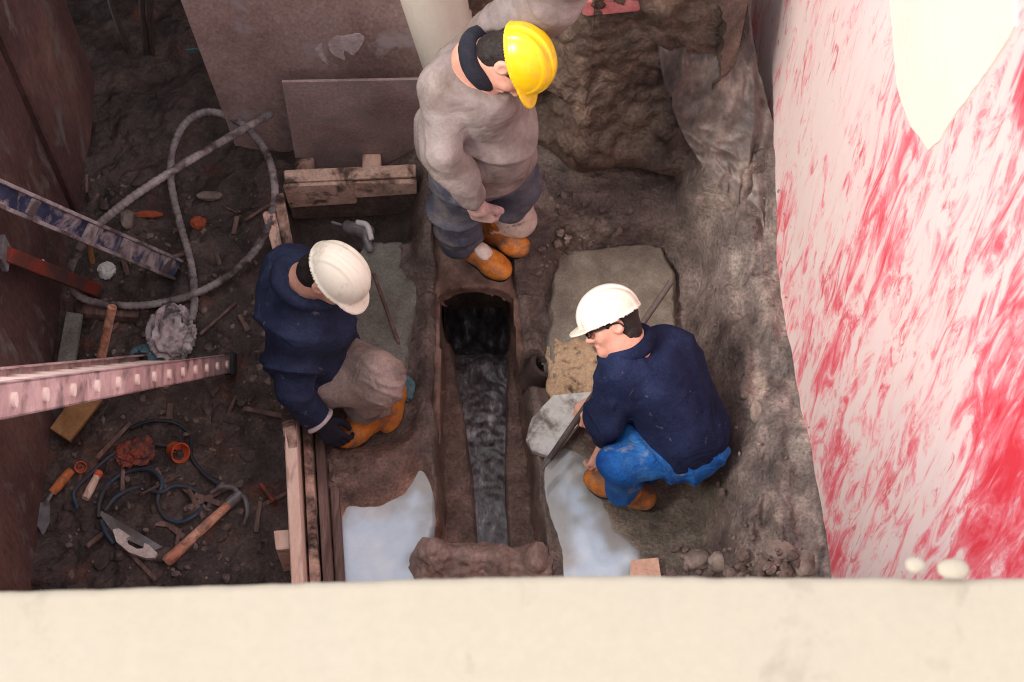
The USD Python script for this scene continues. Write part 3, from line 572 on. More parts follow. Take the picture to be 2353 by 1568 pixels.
# ------------------------------------------------------------------ the old sewer: broken clay barrel
R0 = .148
def barrel():
    lo, hi, h = np.array([-.62, -.50, -.5]), np.array([.35, 1.0, .34]), .0095
    ax = [np.arange(lo[i], hi[i], h) for i in range(3)]; Gx, Gy, Gz = np.meshgrid(*ax, indexing='ij')
    p = np.stack([Gx, Gy, Gz], -1)
    u = Gx - xc(Gy); r = R0 + .02 * sstep(.1, -.45, Gy)
    zs = -.085
    nA = noise3(p, 7, 81, 3); nB = noise3(p, 20, 82, 2)
    din = np.where(Gz > zs, np.hypot(u, (Gz - zs)), np.abs(u)) - r + .008 * nB
    th = .062 + .022 * nA + .05 * sstep(MOUTH, MOUTH + .2, Gy)
    d = np.maximum(din - th, -din)
    brk = np.where(u < 0, .028 - .10 * sstep(-.26, -.44, Gy), .06 - .34 * sstep(-.02, -.16, Gy)) + .03 * noise3(p, 9, 83, 3)
    brk = np.where(np.abs(u) < R0 * .7, brk, brk)
    slope = sstep(MOUTH - .12, MOUTH + .005, Gy + .02 * nA)
    d = np.maximum(d, Gz - (brk * (1 - slope) + .6 * slope))
    d = np.maximum(d, np.where(np.abs(u) < r, MOUTH - Gy + .012 * nB, -1))
    d = np.maximum(d, np.where(u < 0, -.44 - Gy, -.2 - Gy) + .02 * nA)
    d = np.maximum(d, -.44 - Gz); d = np.maximum(d, Gy - .97)
    d = np.minimum(d, np.maximum(np.maximum(np.abs(u) - .25, np.abs(Gy - .93) - .03), np.abs(Gz + .1) - .3))
    m = surfnets(d.astype(np.float32), lo, h); trimesh.smoothing.filter_taubin(m, iterations=3); return m
t = thing('old_sewer', 'old brown sewer barrel broken open beneath the man in the yellow helmet', 'sewer pipe', loc=(-.15, .2, 0))
obj('barrel', barrel(), 'old_pipe', t)
# clay stub of a side connection
a, b = P(1252, 842, -.05), P(1215, 890, -.20)
dd = unit(b - a); uu = unit(np.cross(dd, (0, 0, 1))); ww = np.cross(uu, dd); th = np.linspace(0, 2 * np.pi, 28, endpoint=False)
vv = np.vstack([a + dd * L_ + r_ * (np.cos(th)[:, None] * uu + np.sin(th)[:, None] * ww * 1.1) for L_, r_ in ((-.02, .046), (-.02, .064), (.12, .064), (.12, .046))]); ff = []
for k in range(4):
    for j in range(28):
        p0, p1 = k * 28 + j, k * 28 + (j + 1) % 28; q0, q1 = ((k + 1) % 4) * 28 + j, ((k + 1) % 4) * 28 + (j + 1) % 28; ff += [(p0, p1, q1), (p0, q1, q0)]
t = thing('side_pipe', 'short dark clay pipe stub entering the right side of the sewer', 'pipe', loc=a)
obj('pipe', tri(vv, ff), 'clay_dark', t)
# running water in the channel
def stream():
    ys = np.linspace(.95, -1.0, 330); us = np.linspace(-1, 1, 40)
    wl = np.interp(ys, [-1.0, -.7, -.3, 0, .15, .95], [.085, .09, .115, .15, .16, .13]); cl = xc(ys) + np.interp(ys, [-1, -.4, 0, .2, .9], [.005, .02, .02, .015, 0])
    g = np.array([[c + u * w * (1 + .08 * math.sin(31 * y + u * 2)), y, 0] for y, c, w in zip(ys, cl, wl) for u in us])
    rip = noise3(g * [1, .7, 1], 24, 91, 3); arcs = np.sin(g[:, 1] * 120 + 900 * (g[:, 0] - np.repeat(cl, 40)) ** 2 + 11 * noise3(g, 6, 92, 4))
    amp = np.interp(g[:, 1], [-1, -.6, -.3, .1, .95], [.0022, .003, .007, .009, .004]); br = noise3(g * [1, .35, 1], 9, 93, 3)
    g[:, 2] = -.282 + 1.25 * amp * (rip * .9 + .16 * arcs * np.clip(.4 + 1.4 * noise3(g, 6, 97, 2), 0, 1) + .9 * br) - .34 * sstep(.0, .30, g[:, 1] + .05 * noise3(g, 9, 95, 2))
    # turbulence rises where the water leaves the barrel
    i = np.arange(len(g)).reshape(len(ys), 40); q = np.stack([i[:-1, :-1], i[1:, :-1], i[1:, 1:], i[:-1, 1:]], -1).reshape(-1, 4)
    return tri(g, np.vstack([q[:, [0, 1, 2]], q[:, [0, 2, 3]]]))
obj('stream_water', stream(), 'stream_water', kind='structure', label='grey rippling sewage water running down the open channel', cat='water', smooth=True)
# clay dam closing the channel near the viewer
pr = [E_(P(1000, 1295, -.03), (.085, .09, .14)), E_(P(1070, 1300, -.05), (.10, .085, .12), np.eye(3), .04), E_(P(1150, 1300, -.06), (.10, .08, .12), np.eye(3), .04), E_(P(1230, 1305, -.05), (.08, .09, .12), np.eye(3), .04), C_(P(985, 1330, -.1), P(1260, 1340, -.1), .1, .1, .05)]
m = field(pr, .008); m = wrinkle(m, .035, 9, 5, smooth_it=2); m = wrinkle(m, .014, 26, 6, smooth_it=0); m = wrinkle(m, .005, 70, 7, smooth_it=0)
obj('clay_dam', m, 'clay', label='rounded lump of brown clay damming the channel at the parapet', cat='clay')
obj('dam_stone', rock(P(1232, 1285, .03), (.10, .13, .13), 3, 3, .22), 'clay', label='angular stone with pale edge set on the right end of the clay dam', cat='stone')

# ------------------------------------------------------------------ concrete slabs, pale broken slab, pools with the sky painted in
def slab(pg, z0, z1, seed, rough=.018, dome=0.0, h=.009):
    x0, y0 = pg.min(0) - .04; x1, y1 = pg.max(0) + .04
    ax = np.arange(x0, x1, h), np.arange(y0, y1, h); A, B = np.meshgrid(*ax, indexing='ij'); p = np.stack([A, B, 0 * A], -1)
    d = pdist(pg, A, B) + rough * noise3(p, 14, seed, 3)
    top = z1 + .006 * noise3(p, 9, seed + 1, 3) + .003 * noise3(p, 40, seed + 2, 2)
    z = z0 + (top - z0) * sstep(.018, -.006, d)
    i = np.arange(A.size).reshape(A.shape); q = np.stack([i[:-1, :-1], i[1:, :-1], i[1:, 1:], i[:-1, 1:]], -1).reshape(-1, 4)
    q = q[((d < .03).ravel())[q].all(1)]
    g = np.stack([A, B, z], -1).reshape(-1, 3); f = np.vstack([q[:, [0, 1, 2]], q[:, [0, 2, 3]]])
    used_ = np.unique(f); mp = np.full(len(g), -1); mp[used_] = np.arange(len(used_))
    return tri(g[used_], mp[f])
obj('concrete_slab', slab(ZG['slab_r'], -.05, .045, 101), 'slab_concrete', label='rough brown-grey concrete slab behind the man wearing glasses', cat='concrete slab', kind='structure')
obj('concrete_slab', slab(ZG['slab_l'], -.05, .04, 111), 'slab_green', label='greenish grey concrete slab beside the man in the navy hooded jacket', cat='concrete slab', kind='structure')
# low heap of sand and broken pale slab leaning into the trench
sd = [E_(P(1325, 840, .02), (.12, .12, .042)), E_(P(1360, 870, .02), (.10, .11, .036)), E_(P(1300, 890, .015), (.075, .085, .03)), E_(P(1285, 815, .02), (.06, .07, .03))]
m = wrinkle(field(sd, .008), .026, 14, 8, smooth_it=2); m = wrinkle(m, .006, 45, 9, smooth_it=0)
obj('sand_heap', m, 'sand', label='small heap of damp ochre sand beside the sewer trench', cat='sand')
ps = [P(a, b, z) for a, b, z in ((1272, 908, .09), (1372, 900, .10), (1362, 935, .09), (1268, 1050, .05), (1222, 1036, .03), (1208, 1010, .02), (1222, 962, .05))]
m = hull(np.vstack([ps, np.array(ps) - [0, 0, .03]]))
m = m.subdivide_to_size(.02); m = tri(m.vertices + normals(m) * (.004 * noise3(m.vertices, 22, 4, 3))[:, None], m.faces)
obj('broken_slab', m, 'pale_stone', label='pale wet slab of broken concrete tilted beside the trench', cat='concrete piece')
def pool(key, z, seed):
    pg = ZG[key]; h = .013; x0, y0 = pg.min(0) - .05; x1, y1 = pg.max(0) + .05
    A, B = np.meshgrid(np.arange(x0, x1, h), np.arange(y0, y1, h), indexing='ij'); p = np.stack([A, B, 0 * A], -1)
    d = pdist(pg, A, B) + .02 * noise3(p, 9, 8, 3)
    i = np.arange(A.size).reshape(A.shape); q = np.stack([i[:-1, :-1], i[1:, :-1], i[1:, 1:], i[:-1, 1:]], -1).reshape(-1, 4)
    q = q[((d < .075).ravel())[q].all(1)]
    tr_ = ground_z(A, B, False)[1]; g = np.stack([A, B, z + .0012 * noise3(p, 8, seed, 3) - .5 * tr_ - .06 * sstep(.03, .07, d)], -1).reshape(-1, 3); f = np.vstack([q[:, [0, 1, 2]], q[:, [0, 2, 3]]])
    us_ = np.unique(f); mp = np.full(len(g), -1); mp[us_] = np.arange(len(us_))
    silt = np.clip(sstep(-.075, .02, d + .075 * noise3(p, 5, seed + 40, 4) + .05 * noise3(p, 13, seed + 41, 3)), 0, 1)[..., None]; col = (1 - silt) + silt * np.array([.58, .48, .40])
    return tri(g[us_], mp[f]), col.reshape(-1, 3)[us_]
pm, pcol = pool('puddle_l', -.016, 5)
obj('sky_painted_pool', pm, 'sky_painted_water', attrs={'tint': pcol}, kind='structure', label='pale blue pool left of the channel, sky reflection put in its colour', cat='water', smooth=True)
pm, pcol = pool('puddle_r', -.016, 6)
obj('sky_painted_pool', pm, 'sky_painted_water', attrs={'tint': pcol}, kind='structure', label='blue-grey pool right of the channel, sky reflection put in its colour', cat='water', smooth=True)

# ------------------------------------------------------------------ formwork
t = thing('formwork_board', 'long form board with pale top edge running along the left of the pale pool', 'formwork board', loc=P(677, 1130, .15))
a, b = P(664, 925, .27), P(687, 1400, .27)
obj('board', beam(a - V(0, 0, .12), b - V(0, 0, .12), .046, .26), 'timber_clean', t)
obj('muddy_end', beam(a + V(-.001, -.0, .008), a + unit(b - a) * .2 + V(-.001, 0, .006), .049, .012, bevel=.004, jitter=.003), 'timber_muddy', t, label='mud-caked far end of the board')
for i, (off, h_) in enumerate(((.052, .17), (.098, .12), (.140, .07))):
    a2, b2 = P(664, 915, .27) + V(off, 0, 0), b + V(off, 0, 0)
    z_ = h_ - .03
    obj('lath', beam(a2 * [1, 1, 0] + V(0, 0, z_ - .09), b2 * [1, 1, 0] + V(0, 0, z_ - .09), .036, .2, bevel=.005, jitter=.002), 'timber_dark' if i else 'timber_muddy', t)
def stake(px, py, px2, py2, z, label, mat, w=.055, d=.045):
    a, b = P(px, py, z), P(px2, py2, z); c = (a + b) / 2; tt = thing('stake', label, 'stake', loc=c * [1, 1, 0])
    L_ = np.linalg.norm(b - a)
    obj('stake', beam(V(c[0], c[1], -.15), V(c[0], c[1], z), w, max(d, L_), up=unit(b - a), bevel=.006, jitter=.002), mat, tt)
stake(647, 1216, 649, 1262, .24, 'short pale stake left of the long form board at the parapet', 'timber_clean')
a = [P(640, 448, .30), P(661, 560, .16), P(617, 488, .26), P(637, 565, .14)]
for (p0, p1, lab) in ((a[0], a[1], 'muddy board leaning by the hooded man, the longer of the pair'), (a[2], a[3], 'muddy board leaning by the hooded man, the shorter of the pair')):
    tt = thing('loose_board', lab, 'board', loc=p1); obj('board', beam(p0, p1 + (p1 - p0) * .5, .045, .04, bevel=.006, jitter=.002), 'timber_pale' if p0 is a[2] else 'timber_muddy', tt)
# rear form: long plank with worn plywood facings
t = thing('rear_formwork', 'muddy rear formwork plank with worn pale plywood facings', 'formwork board', loc=P(800, 440, 0))
a, b = P(655, 424, .20), P(955, 410, .20)
obj('plank', beam(a + V(0, .02, -.13), b + V(0, .02, -.13), .05, .30, bevel=.008, jitter=.003), 'timber_muddy2', t)
obj('top_edge', beam(a + V(0, .02, .026), b + V(0, .02, .026), .055, .018, bevel=.004, jitter=.003), 'timber_crust', t)
sx = unit(b - a)
for f0, f1, hh, mt in ((.0, .52, .155, 'timber_crust'), (.527, 1.0, .10, 'timber_crust')):
    p0, p1 = a + (b - a) * f0, a + (b - a) * f1; p0, p1 = p0 + V(0, -.012, .012 - hh / 2), p1 + V(0, -.012, .012 - hh / 2)
    obj('facing', beam(p0, p1, .018, hh, bevel=.004, jitter=.005), mt, t)

# ------------------------------------------------------------------ people
look('skin', [lin(196, 132, 112), lin(224, 164, 144), lin(234, 178, 160)], scale=12, rough=.5, bump=.15, bdist=.003, fine=90, fineamt=.08, spec=.4)
look('hair_dark', [lin(34, 28, 28), lin(52, 44, 42)], scale=40, rough=.6, bump=.8, bdist=.004, fine=160, fineamt=.6, stretch=(1, 1, .5))
look('navy_fleece', [lin(20, 25, 46), lin(30, 37, 66), lin(44, 52, 86)], scale=6, rough=.9, bump=.35, bdist=.004, fine=140, fineamt=.4, spec=.15, dirt=lin(112, 112, 122), dirt_amt=-.30, dirt_scale=26, dirt_w=.05, mid=(6, .3, .05))
look('navy_jacket', [lin(24, 29, 48), lin(38, 45, 72), lin(58, 68, 98)], scale=5, rough=.75, bump=.3, bdist=.005, fine=100, fineamt=.35, spec=.25, dirt=lin(120, 124, 136), dirt_amt=-.28, dirt_scale=22, dirt_w=.06, mid=(6, .35, .05))
look('grey_sweat', [lin(118, 106, 105), lin(152, 139, 137), lin(178, 164, 161)], scale=4, rough=.9, bump=.3, bdist=.004, fine=130, fineamt=.14, spec=.15, dirt=lin(112, 96, 88), dirt_amt=.22, dirt_scale=6, dirt_w=.14, mid=(5, .35, .05))
look('dark_collar', [lin(30, 30, 40), lin(48, 48, 60)], scale=12, rough=.9, fine=120, fineamt=.4)
look('grey_jeans', [lin(62, 64, 80), lin(88, 90, 106), lin(112, 108, 116)], scale=6, rough=.85, bump=.4, bdist=.005, fine=110, fineamt=.3, dirt=lin(140, 130, 126), dirt_amt=.0, dirt_scale=7, dirt_w=.1, mid=(9, .35, .04))
look('khaki_pants', [lin(124, 106, 100), lin(168, 144, 136), lin(186, 164, 158)], scale=6, rough=.85, bump=.5, bdist=.006, fine=90, fineamt=.25, dirt=lin(110, 104, 104), dirt_amt=.12, dirt_scale=7, dirt_w=.1, mid=(9, .4, .04))
look('blue_jeans', [lin(14, 62, 128), lin(24, 92, 168), lin(58, 122, 188)], scale=6, rough=.8, bump=.4, bdist=.005, fine=110, fineamt=.28, dirt=lin(140, 146, 156), dirt_amt=.02, dirt_scale=11, dirt_w=.07, mid=(9, .4, .04))
look('orange_leather', [lin(166, 88, 34), lin(212, 126, 50), lin(226, 152, 78)], scale=11, rough=.5, bump=.4, bdist=.004, fine=70, fineamt=.2, dirt=lin(126, 92, 74), dirt_amt=.42, dirt_scale=14, dirt_w=.10, mid=(22, .4, .02))
look('pale_mud', [lin(196, 172, 162), lin(222, 200, 190), lin(232, 212, 204)], scale=9, rough=.8, bump=.5, bdist=.006, fine=60, fineamt=.15, dirt=lin(128, 98, 86), dirt_amt=.05, dirt_scale=16, dirt_w=.04)
look('glove_dark', [lin(24, 24, 34), lin(38, 36, 48)], scale=12, rough=.8, fine=120, fineamt=.3)
look('glove_mud', [lin(150, 118, 122), lin(196, 160, 156), lin(222, 190, 176)], scale=14, rough=.7, fine=80, fineamt=.2)
look('helmet_white', [lin(240, 230, 214), lin(246, 237, 222)], scale=5, rough=.42, bump=.05, fine=60, fineamt=.03, spec=.4, dirt=lin(190, 168, 150), dirt_amt=-.22, dirt_scale=14, dirt_w=.10)
look('helmet_yellow', [lin(246, 190, 8), lin(250, 204, 22), lin(250, 208, 50)], scale=7, rough=.34, bump=.08, bdist=.003, fine=40, fineamt=.05, spec=.5, coat=.2, dirt=lin(206, 160, 70), dirt_amt=-.2, dirt_scale=16, dirt_w=.12)
plain('lens', lin(150, 120, 112), .08, .7, 0, alpha=.35)
plain('sole_dark', lin(40, 34, 32), .8)

def head_prims(c, R, s=1.0):
    L = lambda *q: c + R @ (V(*q) * s)
    e = lambda q, r, k=.02, sub=False: E_(L(*q), V(*r) * s, R, k, sub)
    k_ = lambda a, b, ra, rb=None, k=.012: C_(L(*a), L(*b), ra * s, None if rb is None else rb * s, k)
    return [e((-.012, 0, .03), (.098, .076, .102)), e((.025, 0, -.035), (.068, .060, .088), .03), e((.068, 0, -.098), (.026, .026, .022), .025),
            k_((-.02, 0, -.05), (-.045, 0, -.15), .054, .058, .03), k_((.082, .032, .020), (.088, 0, .018), .013, .012), k_((.082, -.032, .020), (.088, 0, .018), .013, .012),
            k_((.088, 0, .012), (.112, 0, -.030), .009, .014, .010), k_((.100, .011, -.036), (.100, -.011, -.036), .009, None, .008),
            e((.060, .036, -.028), (.026, .024, .024), .02), e((.060, -.036, -.028), (.026, .024, .024), .02),
            e((.096, .032, .003), (.014, .018, .012), .012, True), e((.096, -.032, .003), (.014, .018, .012), .012, True),
            e((.081, .032, .003), (.013, .013, .012), .003), e((.081, -.032, .003), (.013, .013, .012), .003),
            k_((.088, .020, -.066), (.088, -.020, -.066), .008, None, .005), k_((.084, .016, -.080), (.084, -.016, -.080), .008, None, .006),
            k_((.092, .02, -.073), (.092, -.02, -.073), .003, None, .002)[:6] + (True,),
            e((-.012, .077, .0), (.026, .013, .034), .006), e((-.012, -.077, .0), (.026, .013, .034), .006), e((-.006, .088, .002), (.013, .006, .018), .006, True), e((-.006, -.088, .002), (.013, .006, .018), .006, True)]
def hair_mesh(c, R, s=1.0):
    L = lambda *q: c + R @ (V(*q) * s)
    pr = [E_(L(-.018, 0, .036), V(.104, .084, .106) * s, R), E_(L(-.052, 0, -.045), V(.062, .070, .070) * s, R, .02), E_(L(.115, 0, -.03), V(.085, .12, .085) * s, R, .012, True), E_(L(0, 0, -.165), V(.12, .12, .06) * s, R, .01, True),
          E_(L(-.008, .09, -.004), V(.030, .03, .040) * s, R, .008, True), E_(L(-.008, -.09, -.004), V(.030, .03, .040) * s, R, .008, True)]
    m = field(pr, .005); return wrinkle(m, .003, 60, 4, smooth_it=2)
def helmet_mesh(c, R, s=1.0, tilt=0.0):
    a = math.radians(tilt); R = R @ np.array([[math.cos(a), 0, math.sin(a)], [0, 1, 0], [-math.sin(a), 0, math.cos(a)]])
    h = .0042; lo, hi = V(-.17, -.145, .0) * s, V(.235, .145, .19) * s
    ax = [np.arange(lo[i], hi[i] + h, h) for i in range(3)]; x, y, z = np.meshgrid(*ax, indexing='ij'); x, y, z = x / s, y / s, z / s
    def ell(cx, cz, a_, b_, c_):
        k0 = np.sqrt(((x - cx) / a_) ** 2 + (y / b_) ** 2 + ((z - cz) / c_) ** 2); k1 = np.sqrt(((x - cx) / a_ ** 2) ** 2 + (y / b_ ** 2) ** 2 + ((z - cz) / c_ ** 2) ** 2) + 1e-6; return k0 * (k0 - 1) / k1
    d = ell(-.005, .05, .132, .104, .112)
    ridge = np.maximum(ell(-.005, .05, .137, .122, .121), np.abs(y) - .022); k = .008
    hh = np.clip(.5 + .5 * (ridge - d) / k, 0, 1); d = ridge * (1 - hh) + d * hh - k * hh * (1 - hh)
    for sy in (-1, 1):
        r2 = np.maximum(ell(-.005, .05, .134, .108, .117), np.abs(y - sy * .052) - .008); hh = np.clip(.5 + .5 * (r2 - d) / k, 0, 1); d = r2 * (1 - hh) + d * hh - k * hh * (1 - hh)
    d = np.maximum(d, .036 - z); d = np.maximum(d, -ell(-.005, .04, .125, .097, .104))
    rad = np.sqrt(((x + .004) / .142) ** 2 + (y / .112) ** 2); brim = np.maximum((rad - 1) * .12, np.abs(z - .042 + .10 * np.maximum(rad - .9, 0)) - .0042)
    v2 = np.sqrt(((x - .070) / .112) ** 2 + (y / .094) ** 2); vis = np.maximum((v2 - 1) * .1, np.abs(z - .040 + .14 * np.clip(x - .10, 0, 1) + .6 * y * y) - .0045)
    inner = ell(-.005, .04, .122, .095, .112); b = np.maximum(np.minimum(brim, vis), -inner)
    k = .007; hh = np.clip(.5 + .5 * (b - d) / k, 0, 1); d = b * (1 - hh) + d * hh - k * hh * (1 - hh)
    m = surfnets((d * s).astype(np.float32), lo, h); trimesh.smoothing.filter_taubin(m, iterations=4)
    return tri(c + m.vertices @ R.T, m.faces)
def hand_prims(w, fwd, back, side, curl=(25, 30, 20), s=1.0, fat=1.0, spread=6):
    "palm and five fingers; back is the way the back of the hand faces, side +1 when the thumb lies along the frame's +y"
    R = frame(fwd, back); L = lambda q: w + R @ (np.asarray(q, float) * s); pr = []
    ys = np.array([.030, .010, -.010, -.029]) * side; ln = (.92, 1.0, .95, .76)
    pr.append(C_(L((-.04, 0, 0)), L((.01, 0, 0)), .026 * s * fat, .026 * s * fat, .015))
    for y, l in zip(ys, ln):
        kn = V(.088 if l > .8 else .080, y, 0); pr.append(C_(L((.01, y * .7, 0)), L(kn), .016 * s * fat, .0125 * s * fat, .012))
        a = 0; p = kn
        for seg, cu, r in zip((.043, .027, .021), curl, (.0098, .0090, .0080)):
            a += math.radians(cu); q = p + seg * l * V(math.cos(a), math.sin(math.radians(spread)) * np.sign(y) * abs(y) / .03 * .6, -math.sin(a)); pr.append(C_(L(p), L(q), r * s * fat, r * .93 * s * fat, .003)); p = q
    t = [V(.015, .026 * side, -.006), V(.050, .052 * side, -.018), V(.078, .058 * side, -.030), V(.100, .052 * side, -.038)]
    for p, q, r in zip(t, t[1:], (.0145, .0115, .0098)): pr.append(C_(L(p), L(q), r * s * fat, r * .9 * s * fat, .005))
    return pr
def boot_mesh(heel, toe, ankle, top, s=1.0, up=(0, 0, 1)):
    d = unit(toe - heel); L_ = np.linalg.norm(toe - heel); sd = np.cross((0, 0, 1), d); ball = heel + d * L_ * .68
    q = lambda p, z: V(p[0], p[1], p[2] + z)
    pr = [C_(q(heel, .042), q(heel + d * L_ * .3, .042), .042 * s, .04 * s, .03), C_(q(heel + d * L_ * .25, .042), q(ball, .040), .042 * s, .046 * s, .03), C_(q(ball, .040), q(toe - d * .045, .036), .047 * s, .040 * s, .03),
          E_(q(ball + d * .03, .052), V(.055, .045, .030) * s, frame(d, (0, 0, 1)), .03), C_(q(heel + d * .03, .06), ankle, .048 * s, .048 * s, .035), C_(ankle, top, .048 * s, .052 * s, .02), C_(ankle, q(ball, .05), .036 * s, .034 * s, .03)]
    m = field(pr, .006); v = m.vertices; fl = heel[2]; v[:, 2] = np.maximum(v[:, 2], fl + .014); m = tri(v, m.faces)
    so = field([C_(q(heel, .02), q(heel + d * L_ * .4, .02), .043 * s, .040 * s, .02), C_(q(heel + d * L_ * .4, .02), q(ball, .02), .040 * s, .050 * s, .02), C_(q(ball, .02), q(toe - d * .045, .02), .050 * s, .043 * s, .02)], .006)
    so.vertices[:, 2] = np.clip(so.vertices[:, 2], fl, fl + .024)
    return wrinkle(m, .003, 26, 7, smooth_it=3), so
def lace(t, ankle, toe, r=.05):
    d = unit((toe - ankle) * [1, 1, 0]); s_ = np.cross((0, 0, 1), d); out = []
    for k in range(4):
        c = ankle + (toe - ankle) * (.18 + .12 * k) + V(0, 0, .052 - .010 * k); out.append(tube(spline([c - s_ * .032 - V(0, 0, .012), c + V(0, 0, .004), c + s_ * .032 - V(0, 0, .012)], 5), .004, 6))
    return cat_(out)

# ---- the man standing in the yellow helmet
def standing_man():
    t = thing('person', 'man standing in yellow helmet, grey sweatshirt, muddy jeans and tan boots above the sewer opening', 'person', loc=P(1110, 570, .2))
    z0 = .225
    hd = P(1176, 142, 1.50); fw = unit(V(.35, -.55, -.75)); up = unit(V(.85, -.10, .50)); R = frame(fw, up)
    neck = P(1098, 138, 1.44); chest = P(1092, 225, 1.26); belly = P(1108, 320, 1.0); pel = P(1110, 385, .82)
    shR, shL = P(1024, 205, 1.32), P(1150, 95, 1.40)
    elR, wrR = P(1018, 350, 1.20), P(1090, 462, .95)
    elL, wrL = P(1258, -10, 1.62), P(1400, -170, 1.95)
    hR, hL = P(1064, 392, .80), P(1148, 366, .80)
    kR, aR = P(1048, 470, .56), P(1062, 546, z0 + .10)
    kL, aL = P(1188, 420, .60), P(1150, 520, z0 + .10)
    hlR, toR = P(1052, 566, z0), P(1170, 644, z0); hlL, toL = P(1112, 530, z0), P(1206, 590, z0)
    # one continuous body under the clothes
    body = head_prims(hd, R) + [C_(hd + R @ V(-.03, 0, -.09), neck, .055, .06, .03), C_(neck, chest, .07, .12, .05), C_(chest, belly, .12, .12, .05), C_(belly, pel, .12, .12, .05), C_(shR, shL, .07, .07, .04),
        C_(shR, elR, .046, .036, .03), C_(elR, wrR, .036, .027, .02), C_(shL, elL, .046, .038, .03), C_(elL, wrL, .038, .028, .02),
        C_(hR, kR, .070, .050, .04), C_(kR, aR, .048, .036, .03), C_(hL, kL, .070, .050, .04), C_(kL, aL, .048, .036, .03), C_(aR, hlR + unit(toR - hlR) * .15 + V(0, 0, .04), .03, .03, .02), C_(aL, hlL + unit(toL - hlL) * .15 + V(0, 0, .04), .03, .03, .02)]
    hdir = unit(P(1112, 505, .80) - wrR)
    body += hand_prims(wrL, unit(wrL - elL), V(-.5, -.6, .4), 1, (40, 60, 40))
    obj('body', field(body, .0055), 'skin', t, smooth=True)
    obj('glove', field(hand_prims(wrR + hdir * .045, hdir, V(-.25, -.5, .6), 1, (28, 40, 30), 1.08, 1.22), .004), 'glove_mud', t, smooth=True, label='pale muddy glove on the lowered hand')
    sw = [C_(shR, shL, .100, .105, .05), C_(neck + V(-.02, .02, -.09), chest + V(.02, 0, 0), .10, .138, .06), C_(chest + V(.02, 0, 0), belly + V(.02, 0, 0), .140, .148, .06), C_(belly, pel + V(0, 0, .05), .155, .150, .06), E_(P(1150, 310, 1.05), (.12, .13, .18), np.eye(3), .06),
        E_(P(1012, 320, .95), (.10, .12, .16), np.eye(3), .05), C_(P(1140, 240, 1.15), P(1158, 356, .86), .105, .112, .05), C_(shL, elL, .115, .118, .05), C_(elL, wrL - unit(wrL - elL) * .03, .118, .085, .04), C_(shR, shR + (elR - shR) * .4, .092, .088, .03),
        C_(shR + (elR - shR) * .3, elR, .088, .074, .012), C_(elR, wrR - hdir * .05, .074, .056, .010), E_(elR + (wrR - elR) * .62, (.066, .066, .05), frame(wrR - elR, (0, 0, 1)), .006), E_(wrR - hdir * .05, (.062, .062, .03), frame((0, 0, 1), hdir), .006),
        E_(neck + R @ V(0, 0, .05), (.085, .085, .10), R, .015, True)]
    m = field(sw, .0075); m = wrinkle(m, .003, 8, 3, dirv=(.35, -.45, .9), freq=9, famp=.024); obj('sweatshirt', m, 'grey_sweat', t, smooth=True)
    def on(m, p):  # nearest point of a garment, a touch outside it
        k = np.argmin(np.linalg.norm(m.vertices - p, axis=1)); return m.vertices[k] + normals(m)[k] * .003
    # knitted dark collar standing open round the neck
    cx = neck + up * .022; cr = frame(fw, up); a = np.linspace(0, 2 * np.pi, 40, endpoint=False)
    ring = np.array([cx + cr[:, 0] * .080 * math.cos(q) + cr[:, 1] * .094 * math.sin(q) + cr[:, 2] * (.012 * math.cos(q)) for q in a]); ring = np.vstack([ring, ring[:1]])
    obj('collar', wrinkle(tube(ring, .034, 12), .003, 40, 2, smooth_it=0), 'dark_collar', t, smooth=True)
    tr = [C_(hR, kR, .112, .098, .05), C_(kR, aR + V(-.01, 0, .0), .098, .088, .03), C_(hL, kL, .112, .092, .05), C_(kL, kL + (aL - kL) * .42, .094, .086, .03), C_(hR, hL, .125, .125, .05)]
    m = field(tr, .0075); m = wrinkle(m, .004, 9, 5, dirv=(.1, .2, 1), freq=10, famp=.028); obj('trousers', m, 'grey_jeans', t, smooth=True)
    a0 = kL + (aL - kL) * .34; ctr = P(1190, 505, z0 + .12)
    m = field([C_(a0, ctr, .080, .070, .04), C_(ctr, P(1185, 520, z0 + .06), .07, .06, .03), C_(a0, aL, .07, .055, .03)], .007); obj('trouser_cuff', wrinkle(m, .006, 18, 6, smooth_it=2), 'pale_mud', t, label='lower trouser leg caked in pale dried mud', smooth=True)
    for hl, to, an in ((hlR, toR, aR), (hlL, toL, aL)):
        up_, so = boot_mesh(hl, to, an, an + V(0, 0, .05), 1.0); b = obj('boot', up_, 'orange_leather', t, smooth=True); obj('sole', so, 'sole_dark', b)
        if hl is not hlR: obj('laces', lace(t, an + V(0, 0, -.04), to), 'sole_dark', b, smooth=True)
        if hl is hlR:
            d = unit(to - hl); c = hl + d * .135 + V(0, 0, .095); obj('tongue', wrinkle(field([E_(c, (.058, .032, .022), frame(d + V(0, 0, -.42), (0, 0, 1)))], .005), .004, 30, 3, smooth_it=1), 'pale_mud', b, smooth=True)
    obj('hair', hair_mesh(hd, R), 'hair_dark', t, smooth=True)
    obj('helmet', helmet_mesh(hd, R, .95, 4), 'helmet_yellow', t, smooth=True)
standing_man()

